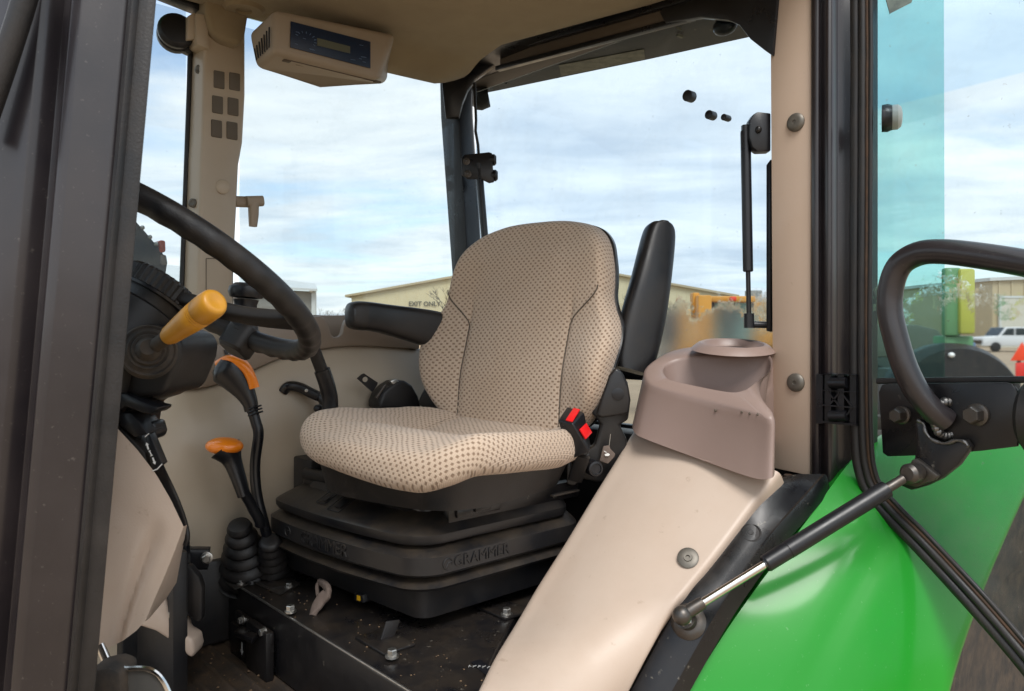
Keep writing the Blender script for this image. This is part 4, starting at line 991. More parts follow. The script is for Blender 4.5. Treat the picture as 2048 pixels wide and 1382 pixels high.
# ================================================================== shuttle lever
LV = top('shuttle_lever', 'amber yellow handled lever on the side of the black steering column', 'lever', U(297, 700, t=1.14))
d0, d1, d2 = U(297, 702, t=1.13), U(338, 672, t=1.09), U(432, 602, t=1.04)
ax = (d2 - d1).normalized()
MB().tube([d0, d1, d1 + ax * .02], .0105, 14).build('shaft', 'dusty_rubber', LV)
hl = (d2 - d1).length
MB().lathe([(.0, -.004), (.0115, -.004), (.0140, .004), (.0155, .02), (.0185, .05), (.0196, hl * .60), (.0188, hl * .61), (.0198, hl * .63), (.0189, hl * .645), (.0199, hl * .665), (.0190, hl * .68), (.0203, hl * .70), (.0206, hl * .88), (.0196, hl * .96), (.017, hl), (.012, hl + .001), (.006, hl - .0015), (0, hl - .0015)], d1, ax, 32).build('handle', 'amber_handle', LV, angle=50)
ba = (ax * .55 - FWD * .7).normalized()
MB().lathe([(.040, -.012), (.040, .0), (.037, .004), (.034, .002), (.030, .004), (.028, .009), (.024, .007), (.022, .013), (.018, .012), (.0135, .022), (.011, .028)], d0, ba, 32).build('boot', 'dusty_rubber', LV, angle=45)

# ================================================================== gear levers and boots
def bellows(nm, c_bot, c_top, r0, r1, n, par):   # ribbed rubber gaiter
    ax_ = (c_top - c_bot); h = ax_.length; pf = [(r0 * 1.05, 0)]
    for k in range(n):
        s = k / n; r = lerp(r0, r1, s)
        pf += [(r * .86, h * (s + .12 / n)), (r * 1.0, h * (s + .45 / n)), (r * 1.0, h * (s + .58 / n)), (r * .84, h * (s + .92 / n))]
    pf += [(r1 * .7, h)]
    return MB().lathe(pf, c_bot, ax_, 28).build(nm, 'rubber', par, angle=50)
bA, bB = U(497, 1150, Z=PTZ + .004), U(548, 1150, Z=PTZ + .004)
GL = top('gear_lever', 'tall bent gear lever with black knob and orange cap', 'gear lever', U(545, 1150, Z=PTZ))
tk = 1.70
pth = spl([bB + Vector((0, 0, .02)), U(530, 1055, t=1.71), U(514, 990, t=1.70), U(510, 930, t=1.70), U(517, 870, t=1.70), U(512, 845, t=1.70), U(503, 815, t=1.70)], 6)
MB().tube(pth, .0115, 14).build('shaft', 'black_smooth', GL)
kb = spl([U(503, 822, t=tk), U(500, 806, t=tk), U(490, 785, t=tk), U(472, 757, t=tk), U(456, 738, t=tk), U(443, 728, t=tk)], 4)
kr = spl([.0145, .0165, .022, .033, .039, .028], 4)
kw = [(max(.008, r), max(.008, r * 1.0)) for r in kr]
KB = MB().bar(kb, kw, (0, 0, 1), 2.3, 24).build('knob', 'black_smooth', GL, angle=60)
# orange top following the knob
oc = spl([U(509, 776, t=tk - .012), U(502, 755, t=tk - .014), U(489, 733, t=tk - .012), U(464, 719, t=tk - .006), U(438, 730, t=tk)], 5)
MB().bar(oc, [(max(.004, w), .011) for w in spl([.003, .007, .016, .026, .014], 5)], (0.2, -.2, 1), 2.4, 20).build('knob_cap', 'orange', GL, angle=60)
for k in range(3): MB().lathe([(.016, -.002), (.0175, 0), (.016, .002)], U(508 + 1.5 * k, 815 + 6 * k, t=1.70), (U(503, 815, t=1.7) - U(512, 845, t=1.7)), 20).build('collar', 'black_smooth', GL)
bellows('boot', bB, U(540, 1080, t=1.705), .042, .022, 6, GL)
RL = top('range_lever', 'short range lever with black grip and flat orange cap over a ribbed boot', 'gear lever', U(498, 1160, Z=PTZ))
t2 = 1.64
MB().tube(spl([U(484, 1060, t=1.68), U(520, 1050, t=1.68), U(505, 1015, t=1.66), U(488, 985, t=t2)], 5)[5:], .0115, 12).build('shaft', 'black_smooth', RL)
MB().bar(spl([U(488, 992, t=t2), U(480, 965, t=t2), U(466, 925, t=t2), U(457, 906, t=t2), U(451, 897, t=t2)], 5), [(w, w * .80) for w in spl([.014, .0160, .0205, .0310, .0365], 5)], (0, -.3, 1), 2.3, 22).build('grip', 'black_smooth', RL, angle=60)
MB().ell(U(449, 892, t=t2), (.039, .036, .0185), 28, 14, Matrix.Rotation(-TH, 3, 'Z') @ Matrix.Rotation(R_(3), 3, 'Y')).build('grip_cap', 'orange', RL, angle=60)
bellows('boot', bA, U(478, 1048, t=1.70), .066, .020, 6, RL)
MB().prism([Vector((p.x, p.y, PTZ + .001)) for p in (U(425, 1150, Z=PTZ), U(470, 1182, Z=PTZ), U(505, 1168, Z=PTZ), U(560, 1192, Z=PTZ), U(600, 1172, Z=PTZ), U(545, 1130, Z=PTZ), U(470, 1120, Z=PTZ))], (0, 0, .004)).build('boot_plate', 'dark_steel', plat, .001)
for a, b in ((441, 1150), (482, 1168), (578, 1174)): MB().hexbolt(U(a, b, Z=PTZ + .005), (0, 0, 1), .0068, .009).build('bolt', 'steel', plat)

HLv = top('hand_lever', 'small black T-shaped hand lever behind the seat cushion', 'lever', U(655, 815, t=1.86))
HLv['label'] = 'small black hand lever with screw beside the far liner'
MB().bar(spl([U(567, 784, t=1.88), U(578, 772, t=1.88), U(600, 775, t=1.88), U(622, 786, t=1.88), U(638, 793, t=1.88)], 4), [(.012, w) for w in spl([.016, .020, .015, .014, .012], 4)], -FWD, 3).build('grip', 'black_smooth', HLv)
MB().tube([U(634, 791, t=1.885), U(645, 803, t=1.885), U(650, 840, t=1.89)], .009, 10).build('shaft', 'black_smooth', HLv)
MB().lathe([(.004, 0), (.004, .002), (0, .003)], U(613, 781, t=1.866), -FWD, 12).build('screw', 'steel', HLv)
LL = top('pull_lever', 'long black sleeved lever rising behind the seat cushion to the wheel', 'lever', U(668, 830, t=1.80))
MB().bar(spl([U(618, 672, t=1.74), U(630, 705, t=1.76), U(644, 742, t=1.78)], 5), (.014, .012), -FWD, 3).build('shaft', 'black_plastic', LL)
MB().bar(spl([U(644, 740, t=1.78), U(654, 770, t=1.79), U(660, 800, t=1.80), U(660, 840, t=1.80)], 5), (.018, .015), -FWD, 3).build('sleeve', 'black_smooth', LL)
MB().ell(U(637, 817, t=1.83), (.012, .012, .010), 14, 8).build('button', 'black_smooth', LL)

# ================================================================== driver seat
AL = R_(12); SO = Vector((1.005, 1.325, 0)); SK_ = 1.05; SF = Vector((-math.cos(AL), -math.sin(AL), 0)); SL_ = Vector((-math.sin(AL), math.cos(AL), 0))
def S(a, b, z): return SO + SF * (a * SK_) + SL_ * (b * SK_) + Vector((0, 0, z))
DS = top('driver_seat', 'tan patterned cloth driver seat on a black suspension base', 'seat', (1.02, 1.40, PTZ))
# --- cushion
NA = 128
def outl(s, k):
    a = 2 * math.pi * k / NA; c, q = math.cos(a), math.sin(a); p = 2 / 4.2
    x = math.copysign(abs(c) ** p, c); y = math.copysign(abs(q) ** p, q)
    # slightly bowed front edge
    ax_ = .012 + .232 * x + (.010 * (1 - y * y) if x > 0 else 0)
    return ax_ * s + .012 * (1 - s), .245 * y * s * (1 - .05 * max(0, x))
def ztop(a, b):
    f = (a + .22) / .464; u = b / .245
    z = 1.632 + .018 * sstep(.25, .85, f) + .009 * u
    z += .024 * sstep(.45, .95, abs(u)) * (1 - .35 * f)
    z -= .030 * math.exp(-((f - .34) / .24) ** 2) * (1 - u * u)
    z += .0022 * mnoise.noise(Vector((a * 11, b * 11, 3))) + .0012 * mnoise.noise(Vector((a * 30, b * 22, 8)))
    z -= .020 * sstep(.80, 1.0, f)
    z += -.004 * math.exp(-((abs(u) - .52) / .05) ** 2) * (1 - sstep(.7, .9, f))
    return z
def dropf(a, b): return 1 - .30 * sstep(-.12, .2, b) * sstep(-.1, .2, a)
rings = []; uvs = []
def ring(s, drop, ext, zabs=None):
    lp_, uv_ = [], []
    for k in range(NA):
        a, b = outl(s, k); ai, bi = outl(min(s, .93), k)
        z = (ztop(ai, bi) - drop * dropf(ai, bi)) if zabs is None else zabs(k)
        lp_.append(S(a, b, z))
        n = math.hypot(a, b) + 1e-6; uv_.append((b * (1 + ext / n) + .5, a * (1 + ext / n) + .5))
    rings.append(lp_); uvs.append(uv_)
for i in range(1, 27): ring(.90 * i / 26, 0, 0)
for i in range(1, 9):
    g_ = R_(90) * i / 8; ring(.90 + .10 * math.sin(g_), .032 * (1 - math.cos(g_)), .028 * g_ - .024 * math.sin(g_))
for i, (s_, dz_) in enumerate(((1.004, .010), (1.0, .020), (.985, .031), (.955, .040), (.90, .046))):
    ring(s_, .032 + dz_, .020 + dz_)
cm = MB().grid(rings, cv=True, uv=uvs)
ctr = len(cm.v); cm.v.append(S(.012, 0, ztop(.012, 0))); cm.uv.append((.5, .512))
for k in range(NA): cm.f.append([ctr, k, (k + 1) % NA])
CUo = cm.build('cushion', 'seat_cloth', DS, angle=70)
def panr(s, dz): return [S(outl(s, k)[0], outl(s, k)[1], ztop(*outl(.93, k)) - .078 * dropf(*outl(.93, k)) + dz) for k in range(0, NA, 2)]
MB().loft([panr(.88, .012), panr(.90, .0), panr(.88, -.010), [S(outl(.82, k)[0], outl(.82, k)[1], 1.515) for k in range(0, NA, 2)]]).build('cushion_pan', 'rubber', DS, angle=50)
# torn clear lining below the front edge
tn = MB(); rng = random.Random(4); rr = [[], []]
for i in range(18):
    px_ = lerp(820, 905, i / 17); rr[0].append(U(px_, lerp(966, 981, i / 17) - 4, t=1.475 - .0002 * i)); rr[1].append(U(px_ + rng.uniform(-3, 3), lerp(966, 981, i / 17) + 1 + 6 * math.sin(math.pi * i / 17) + rng.uniform(-2, 2.5), t=1.47))
tn.grid(rr).build('torn_lining', 'grey_mark', DS, angle=20)
# seams across the cushion
for sg in (-1, 1):
    pts = [S(a, sg * (.135 + .035 * sstep(.0, .2, a)), ztop(a, sg * .13) + .001) for a in [lerp(-.19, .17, i / 24) for i in range(25)]]
    MB().tube(pts, .0016, 6).build('seam', 'dark_tan', CUo)
# --- backrest
ob = [(0, -.01), (.10, -.008), (.165, .0), (.205, .03), (.240, .09), (.258, .16), (.262, .205), (.252, .245), (.232, .28), (.221, .31), (.219, .345), (.213, .39), (.195, .44), (.155, .478), (.10, .497), (.05, .503)]
full = [Vector((b, h, 0)) for b, h in ob] + [Vector((0, .504, 0))] + [Vector((-b, h, 0)) for b, h in ob[:0:-1]]
NB = 160; bo = resample(spl(full, 6, True), NB); bcn = Vector((0, .25, 0)); ZB = 1.612
def afront(b, h):
    a = -.198 - .20 * h + .012 * math.exp(-((h - .12) / .10) ** 2)
    w = sstep(.13, .235, abs(b)); a += .040 * w * math.exp(-((h - .16) / .13) ** 2)
    a += .014 * sstep(.10, .22, abs(b)) * sstep(.25, .4, h)
    a += .0022 * mnoise.noise(Vector((b * 10, h * 10, 5)))
    a -= .018 * sstep(.40, .50, h)
    a -= .006 * math.exp(-((abs(b) - .142) / .006) ** 2) * (1 - sstep(.27, .33, h)) * sstep(-.02, .03, h)
    return a
rings = []; uvs = []
def bring(s, back, ext):
    lp_, uv_ = [], []
    for p in bo:
        q = bcn + (p - bcn) * s; qi = bcn + (p - bcn) * min(s, .95)
        lp_.append(S(afront(qi.x, qi.y) - back, q.x, ZB + q.y))
        n = (q - bcn).length + 1e-6; uv_.append((q.x + q.x / n * ext + .5, q.y + (q.y - .25) / n * ext + .5))
    rings.append(lp_); uvs.append(uv_)
for i in range(1, 45): bring(.935 * i / 44, 0, 0)
for i in range(1, 9):
    g_ = R_(90) * i / 8; bring(.935 + .065 * math.sin(g_), .030 * (1 - math.cos(g_)), .02 * (1 - math.cos(g_)))
bring(1.003, .045, .035); bring(.998, .060, .05); bring(.98, .070, .06)
bm_ = MB().grid(rings, cv=True, uv=uvs)
ctr = len(bm_.v); bm_.v.append(S(afront(0, .25), 0, ZB + .25)); bm_.uv.append((.5, .75))
for k in range(NB): bm_.f.append([ctr, k, (k + 1) % NB])
BK = bm_.build('backrest', 'seat_cloth', DS, angle=70)
for sg in (-1, 1):
    pts = []
    for i in range(30):
        h = lerp(.005, .335, i / 29); b = sg * (.142 + .070 * sstep(.24, .335, h)); pts.append(S(afront(b, h) + .0015, b, ZB + h))
    MB().tube(pts, .0016, 6).build('seam', 'dark_tan', BK)
# black shell behind
sh_ = []
for s_, bk_ in ((.97, .064), (1.0, .068), (.995, .080), (.93, .100), (.7, .12), (.1, .12)):
    sh_.append([S(afront(p.x * .95, p.y) - bk_, (bcn + (p - bcn) * s_).x, ZB + (bcn + (p - bcn) * s_).y) for p in bo])
for l_ in range(len(sh_)):
    pass
MB().grid(sh_, cv=True).build('backrest_shell', 'seat_plastic', DS, angle=60)
# --- armrests
MB().bar(spl([U(890, 665, t=2.02), U(850, 655, t=1.99), U(770, 638, t=1.93), U(722, 631, t=1.89), U(700, 631, t=1.875)], 6), [(.032, h) for h in spl([.048, .047, .037, .0345, .026], 6)], (0, 0, 1), 3.6, 28).build('armrest', 'seat_plastic', DS, angle=60)
MB().bar(spl([U(728, 632, t=1.893), U(712, 631, t=1.882), U(698, 631, t=1.873), U(693, 631, t=1.870)], 4), [(w, h) for w, h in zip(spl([.0332, .0332, .028, .014], 4), spl([.0358, .0350, .029, .014], 4))], (0, 0, 1), 3.2, 28).build('armrest_cap', 'black_plastic', DS, angle=60)
ap = spl([U(1262, 742, t=1.78), U(1268, 715, t=1.785), U(1285, 640, t=1.80), U(1302, 560, t=1.82), U(1316, 480, t=1.85), U(1320, 455, t=1.86), U(1321, 446, t=1.862)], 6)
aw = spl([.040, .050, .0525, .0465, .039, .030, .012], 6)
MB().bar(ap, [(w, .030) for w in aw], -FWD + RGT * .25, 3.4, 28).build('armrest', 'seat_plastic', DS, angle=60)
# --- recliner covers at both sides
rc = [(1170, 815), (1178, 775), (1200, 742), (1222, 732), (1240, 738), (1256, 765), (1262, 800), (1257, 840), (1240, 850), (1255, 880), (1248, 930), (1222, 960), (1195, 965), (1150, 955), (1150, 925), (1168, 905), (1190, 890), (1202, 850), (1192, 835)]
RCv = MB().prism([U(a, b, t=1.70) for a, b in rc], FWD * .03 + Vector((0, 0, 0))).build('recliner_cover', 'seat_plastic', DS, .006, 2)
rc2 = [(1193, 832), (1205, 790), (1218, 752), (1232, 735), (1246, 745), (1258, 775), (1262, 800), (1258, 828), (1205, 836)]
MB().prism([U(a, b, t=1.685) for a, b in rc2], FWD * .02).build('cover_cap', 'seat_plastic', RCv, .006, 3)
MB().lathe([(.013, -.002), (.0135, .0015), (.012, .002), (0, .002)], U(1236, 788, t=1.684), -FWD, 22).build('cap_button', 'black_smooth', RCv)
MB().prism([U(a, b, t=1.672) for a, b in ((1207, 893), (1219, 891), (1221, 898), (1231, 908), (1229, 914), (1216, 928), (1199, 922))], FWD * .008).build('release_tab', 'brown_strap', RCv, .002)
pk = MB(); pk.prism([U(a, b, t=1.668) for a, b in ((1209, 909), (1216, 906), (1220, 909), (1217, 912), (1211, 912))], FWD * .001); pk.tube([U(1213, 905, t=1.668), U(1208, 902, t=1.668)], .0008, 5); pk.build('seat_pictogram', 'white_mark', RCv)
MB().tube([U(1221, 868, t=1.676), U(1218, 894, t=1.676)], .0008, 5).build('release_wire', 'steel', RCv)
MB().lathe([(.017, -.03), (.018, 0), (.016, .006), (.012, .007), (.011, .004), (0, .004)], U(1190, 937, t=1.655), -FWD + RGT * .3, 22).build('pivot_bolt', 'black_smooth', RCv)
MB().prism([U(a, b, t=1.67) for a, b in ((1133, 925), (1142, 920), (1145, 935), (1152, 938), (1155, 925), (1166, 915), (1178, 905), (1180, 912), (1168, 925), (1163, 960), (1148, 972), (1134, 968))], FWD * .02).build('hinge_arm', 'seat_plastic', RCv, .003)
MB().prism([U(a, b, t=2.02) for a, b in ((835, 808), (842, 790), (862, 752), (885, 760), (905, 800), (915, 815), (870, 830))], FWD * .04).build('recliner_cover', 'seat_plastic', DS, .006)
# --- belt buckle
bq = [(1114, 838), (1134, 812), (1168, 822), (1180, 880), (1182, 900), (1160, 918), (1138, 920)]
bf = [U(1115, 841, t=1.60), U(1144, 848, t=1.575), U(1182, 900, t=1.60), U(1150, 921, t=1.61)]
b1, b2, b3, b4 = U(1115, 840, t=1.60), U(1145, 847, t=1.575), U(1180, 905, t=1.585), U(1139, 920, t=1.605)
c1, c2 = U(1134, 812, t=1.655), U(1169, 824, t=1.635); c3 = U(1182, 893, t=1.64)
c4 = b4 + (c1 - b1)
BU = MB().add([b1, b2, b3, b4, c1, c2, c3 , c4], [[0, 1, 2, 3], [0, 4, 5, 1], [1, 5, 6, 2], [3, 2, 6, 7], [0, 3, 7, 4], [4, 7, 6, 5]]).build('belt_buckle', 'black_smooth', DS, .004, 3)
def quad(o, a, b, u0, u1, v0, v1, n, h): return [o + (a - o) * u + (b - o) * v + n * h for u, v in ((u0, v0), (u1, v0), (u1, v1), (u0, v1))]
nt_ = (b2 - b1).cross(c1 - b1).normalized(); nt_ = nt_ if nt_.z > 0 else -nt_
MB().prism([p for p in quad(b1, b2, c1, .50, .94, .08, .93, nt_, -.001)], nt_ * .003).build('release_button', 'red', BU, .0006)
nf = (b3 - b2).cross(c2 - b2).normalized(); nf = nf if nf.dot(EYE - b2) > 0 else -nf
MB().prism(quad(b2, b3, c2, .28, .62, .18, .72, nf, -.002), nf * .0035).build('release_window', 'red', BU, .0005)
MB().bar([U(1165, 912, t=1.63), U(1158, 935, t=1.65), U(1150, 960, t=1.67)], (.016, .005), -FWD, 4).build('buckle_strap', 'seat_plastic', BU)
# --- suspension: rounded skirts aligned with the platform
def rrect(x0, x1, y0, y1, r, z, bow=0.0, n=7, dz=0.0):
    o = []
    for cx_, cy_, a0_ in ((x0 + r, y0 + r, 180), (x1 - r, y0 + r, 270), (x1 - r, y1 - r, 0), (x0 + r, y1 - r, 90)):
        for k in range(n + 1):
            a = R_(a0_ + 90 * k / n); o.append(Vector((cx_ + r * math.cos(a), cy_ + r * math.sin(a), z)))
    # subdivide the front side so it can bow
    out = []
    for i, p in enumerate(o):
        out.append(p); q = o[(i + 1) % len(o)]
        if (q - p).length > .1:
            for k in range(1, 8): out.append(p.lerp(q, k / 8))
    ym = (y0 + y1) / 2; hw = (y1 - y0) / 2
    for p in out:
        if p.x < x0 + r + .01: p.x -= bow * (1 - ((p.y - ym) / hw) ** 2); 
        p.z += dz * (1 - ((p.y - ym) / hw) ** 2) * (1 if p.x < x0 + .08 else 0)
        p.x -= .050 * ((p.y - 1.16) / .53) * max(0, min(1, (1.235 - p.x) / .417))
    return out
X0, X1, Y0, Y1 = .818, 1.235, 1.160, 1.690
MB().loft([rrect(X0 + .05, X1 - .02, Y0 + .045, Y1 - .03, .03, 1.44), rrect(X0 + .05, X1 - .02, Y0 + .045, Y1 - .03, .03, 1.512)]).build('slide_frame', 'black_smooth', DS, .002)
MB().loft([rrect(X0 + .03, X1, Y0 + .05, Y1 - .05, .05, 1.468, .012), rrect(X0 + .055, X1, Y0 + .055, Y1 - .055, .05, 1.505, .012), rrect(X0 + .085, X1, Y0 + .06, Y1 - .06, .05, 1.512, .012)]).build('slide_cover', 'seat_plastic', DS, angle=40)
L1 = MB().loft([rrect(X0 + .03, X1 - .0, Y0 + .03, Y1 - .03, .05, 1.436, .02), rrect(X0 + .004, X1, Y0 + .004, Y1 - .004, .055, 1.444, .022), rrect(X0, X1, Y0, Y1, .055, 1.452, .022), rrect(X0, X1, Y0, Y1, .055, 1.462, .022), rrect(X0 + .005, X1, Y0 + .005, Y1 - .005, .055, 1.467, .022), rrect(X0 + .066, X1, Y0 + .030, Y1 - .03, .05, 1.500, .016), rrect(X0 + .085, X1, Y0 + .05, Y1 - .05, .04, 1.502, .012)]).build('skirt', 'seat_plastic', DS, angle=35)
MB().bar([Vector((X0 + .066 - .050 * ((y_ - 1.16) / .53), y_, 1.512)) for y_ in [lerp(Y0 + .05, Y1 - .05, i_ / 8) for i_ in range(9)]], (.014, .015), (0, 0, 1), 2.2, 16).build('slide_roll', 'seat_plastic', DS, angle=60)
rail = MB(); rail.bb((X0 + .075, Y0 + .012, 1.475), (X1 + .02, Y0 + .035, 1.512)); rail.bb((X0 + .09, Y0 + .004, 1.484), (X0 + .20, Y0 + .013, 1.502))
rail.bb((X0 + .13, Y0 - .002, 1.49), (X0 + .17, Y0 + .006, 1.503))
rail.build('slide_rail', 'black_paint', DS, .003)
MB().prism([Vector((X1 - .07, Y0 + .002, 1.488)), Vector((X1 + .015, Y0 + .004, 1.488)), Vector((X1 + .015, Y0 + .06, 1.488)), Vector((X1 - .07, Y0 + .06, 1.488))], (0, 0, .004)).build('skirt_corner', 'dusty_rubber', DS, .001)
L2 = MB().loft([rrect(X0 + .03, X1 + .02, Y0 + .02, Y1 - .02, .05, 1.440, .01), rrect(X0 + .004, X1 + .02, Y0 - .002, Y1 + .002, .055, 1.432, .022), rrect(X0 - .006, X1 + .022, Y0 - .010, Y1 + .010, .055, 1.424, .024), rrect(X0 - .006, X1 + .022, Y0 - .010, Y1 + .010, .055, 1.392, .024), rrect(X0 + .0, X1 + .022, Y0 - .004, Y1 + .004, .055, 1.386, .024), rrect(X0 + .03, X1 + .02, Y0 + .02, Y1 - .02, .05, 1.384, .01)]).build('skirt', 'seat_plastic', DS, angle=35)
L3 = MB().loft([rrect(X0 + .03, X1 + .02, Y0 + .02, Y1 - .02, .05, 1.386, .01), rrect(X0 + .004, X1 + .025, Y0 - .002, Y1 + .002, .055, 1.374, .022), rrect(X0 - .006, X1 + .027, Y0 - .010, Y1 + .010, .055, 1.367, .024), rrect(X0 - .002, X1 + .027, Y0 - .006, Y1 + .006, .055, 1.361, .024), rrect(X0 + .012, X1 + .02, Y0 + .010, Y1 - .01, .035, 1.358, .012), rrect(X0 + .022, X1 + .01, Y0 + .022, Y1 - .02, .03, 1.302, .0)]).build('skirt', 'seat_plastic', DS, angle=35)
# embossed maker's lettering
xl = X0 - .006 - .0225
tl_ = U(650, 1098, X=xl + .001)
text_part('embossed_text', 'GRAMMER', .036, (xl - .0006 - .0255, 1.425, 1.408), (.094, -1, 0), (0, 0, 1), 'black_plastic', DS, .0016)
text_part('embossed_text', 'GRAMMER', .030, (.958, Y0 - .0105, 1.408), (1, 0, 0), (0, 0, 1), 'black_plastic', DS, .0016)
for c_, ax_, e1_ in (((xl + .004 - .0385, 1.565, 1.408), (-1, 0, 0), (.094, -1, 0)), ((.874, Y0 - .0102, 1.408), (0, -1, 0), (1, 0, 0))):
    c_ = Vector(c_); e1_ = Vector(e1_); mm = MB()
    mm.tube([c_ + (e1_ * math.cos(a) + UPV * math.sin(a)) * .0105 for a in [R_(-20 + 300 * k / 18) for k in range(19)]], .0013, 6)
    mm.tube([c_ + e1_ * -.004 + UPV * -.006, c_ + e1_ * .001 + UPV * .002, c_ + e1_ * .010 + UPV * .003], .0013, 6)
    mm.build('embossed_emblem', 'black_plastic', DS)
# printed pictograms on the front lip
ds_ = (Vector((X0 + .066, 0, 1.500)) - Vector((X0 + .005, 0, 1.467))); dn = Vector((-ds_.z, 0, ds_.x)).normalized()
def lip(y, s, h=.0008): return Vector((X0 + .005 - .021 - .050 * ((y - 1.16) / .53), y, 1.467)) + ds_ * 1.08 * s + dn * h
for y0_, y1_, s0_, s1_ in ((1.500, 1.470, .30, .78), (1.445, 1.405, .15, .80)):
    mm = MB(); q = [lip(y0_, s0_), lip(y1_, s0_), lip(y1_, s1_), lip(y0_, s1_)]
    for i in range(4): mm.tube([q[i], q[(i + 1) % 4]], .0009, 5)
    mm.prism([p.lerp(sum(q, Vector()) / 4, .45) for p in q], dn * .001)
    mm.build('pictogram', 'black_smooth', DS)
# handle, tongue, indicator
MB().bar(spl([U(566, 938, t=1.93), U(580, 930, t=1.92), U(605, 927, t=1.90), U(632, 929, t=1.88)], 5), [(.008, .007)] * 16, (0, 0, 1), 3).build('slide_handle', 'brown_strap', DS)
MB().prism([U(a, b, t=1.93) for a, b in ((566, 945), (600, 940), (640, 948), (640, 1000), (575, 985), (567, 965))], FWD * .04).build('lever_bracket', 'black_paint', DS, .003)
MB().bb((X0 + .02, Y1 - .07, 1.30), (X0 + .18, Y1 + .02, 1.545)).build('side_box', 'black_plastic', DS, .006)
hs = spl([U(640, 1163, X=.785), U(650, 1170, X=.775), U(656, 1184, X=.765), U(642, 1200, X=.755), U(632, 1216, X=.745), U(625, 1232, X=.735)], 4)
MB().bar(hs, [(w, .006) for w in spl([.006, .008, .012, .013, .015, .008], 4)], (-1, 0, 0), 3).build('adjuster_strap', 'brown_strap', DS)
MB().tube(spl([U(640, 1163, X=.785), U(634, 1172, X=.775), U(636, 1192, X=.762)], 4), .004, 8).build('adjuster_strap', 'brown_strap', DS)
wi = MB().prism([U(a, b, X=.812) for a, b in ((708, 1186), (726, 1190), (727, 1206), (709, 1201))], (.03, 0, 0)).build('weight_indicator', 'black_smooth', DS, .001)
MB().prism([U(a, b, X=.8115) for a, b in ((714, 1190), (721, 1192), (721, 1202), (714, 1200))], (-.0006, 0, 0)).build('indicator_scale', 'yellow', DS)

# ================================================================== open door
D0 = Vector((1.548, .702, 0)); DD = Vector((-.17, -.985, 0)).normalized(); DN = Vector((-.985, .17, 0)).normalized()
def UD(px, py, off=0.0):
    d = ray(px, py); t = ((D0 - EYE).dot(DN) + off) / d.dot(DN); return EYE + d * t
DR = top('cab_door', 'open glass cab door with black rubber edge and bent grab handle', 'door', (1.54, .64, 1.5))
pth = [(1728, -70), (1729, 150), (1728, 400), (1727, 700), (1730, 880), (1738, 945), (1756, 985), (1795, 1030), (1850, 1085), (1950, 1192), (2048, 1305), (2150, 1430), (2230, 1530)]
dp = spl([UD(a, b) for a, b in pth], 8)
def side(pts, off, h):
    o = []
    for i, p in enumerate(pts):
        tg = (pts[min(i + 1, len(pts) - 1)] - pts[max(i - 1, 0)]).normalized(); sd_ = tg.cross(DN); 
        if sd_.dot(RGT) < 0 and abs(tg.z) > .3: sd_ = -sd_
        o.append(p + sd_ * off + DN * h)
    return o
# keep the sideways direction consistent along the bend
def side2(pts, off, h):
    o = []; prev = RGT.copy()
    for i, p in enumerate(pts):
        tg = (pts[min(i + 1, len(pts) - 1)] - pts[max(i - 1, 0)]).normalized(); sd_ = tg.cross(DN)
        if sd_.dot(prev) < 0: sd_ = -sd_
        prev = sd_; o.append(p + sd_ * off + DN * h)
    return o
PATHLEN = len(dp)
def wav(pts, amp, sc):
    return [p + DN * amp * mnoise.noise(p * sc) + RGT * amp * .6 * mnoise.noise(p * sc + Vector((9, 2, 1))) for p in pts]
DS1 = MB().tube(wav(side2(dp, -.012, .010), .0015, 9), .0105, 12).build('door_seal', 'rubber', DR)
MB().tube(wav(side2(dp, .004, .012), .001, 11), .0075, 12).build('door_seal', 'rubber', DR)
MB().tube(wav(side2(dp, .0135, .011), .0012, 25), .0036, 8).build('rust_line', 'rust_rubber', DR)
MB().tube(wav(side2(dp, .0195, .009), .0008, 8), .0045, 10).build('door_seal', 'rubber', DR)
# pane: right of the seal
pane = [p + DN * .004 for p in side2(dp, .012, 0)]
far = D0 + DD * .95
poly = pane + [Vector((far.x, far.y, pane[-1].z)) , Vector((far.x, far.y, 2.60)), Vector((pane[0].x, pane[0].y, pane[0].z))]
pn_ = []
lo_z = [p.z for p in pane]
rowsA = [[p for p in pane], [Vector((far.x, far.y, 0)) + Vector((0, 0, p.z)) + DN * .004 for p in pane]]
MB().loft([[a_, b_, b_ - DN * .005, a_ - DN * .005] for a_, b_ in zip(*rowsA)]).build('door_glass', 'glass_door', DR, angle=30)
MB().bar([UD(1756, 762, .008), UD(2060, 759, .008)], (.006, .006), (0, 0, 1), 4).build('glass_rail', 'rubber', DR)
# hinge plate, bracket, bolts, welds
HP = MB().prism([UD(a, b, .028) for a, b in ((1757, 785), (1763, 770), (1775, 767), (2010, 765), (2024, 768), (2034, 782), (2038, 830), (2034, 893), (1960, 902), (1860, 910), (1775, 913), (1765, 906))], DN * -.008).build('hinge_plate', 'black_paint', DR, .0015)
MB().prism([UD(a, b, .046) for a, b in ((1830, 848), (1838, 838), (1850, 846), (1856, 866), (1868, 882), (1892, 888), (1912, 882), (1930, 880), (1940, 894), (1932, 906), (1915, 930), (1880, 958), (1850, 972), (1822, 980), (1803, 972), (1808, 950), (1828, 922), (1834, 890))], DN * -.016).build('strut_bracket', 'black_paint', DR, .0015)
MB().prism([UD(a, b, .058) for a, b in ((1824, 920), (1832, 917), (1876, 952), (1868, 960), (1832, 974), (1805, 968), (1802, 955))], DN * -.012).build('strut_tab', 'dark_steel', DR, .0015)
MB().tube(wav(spl([UD(a, b, .049) for a, b in ((1836, 840), (1846, 848), (1852, 866), (1866, 881), (1890, 887), (1912, 881), (1928, 884), (1936, 893))], 5), .003, 60), [.0030 + .0008 * math.sin(k * .9) for k in range(36)], 8).build('weld_bead', 'weld', DR)
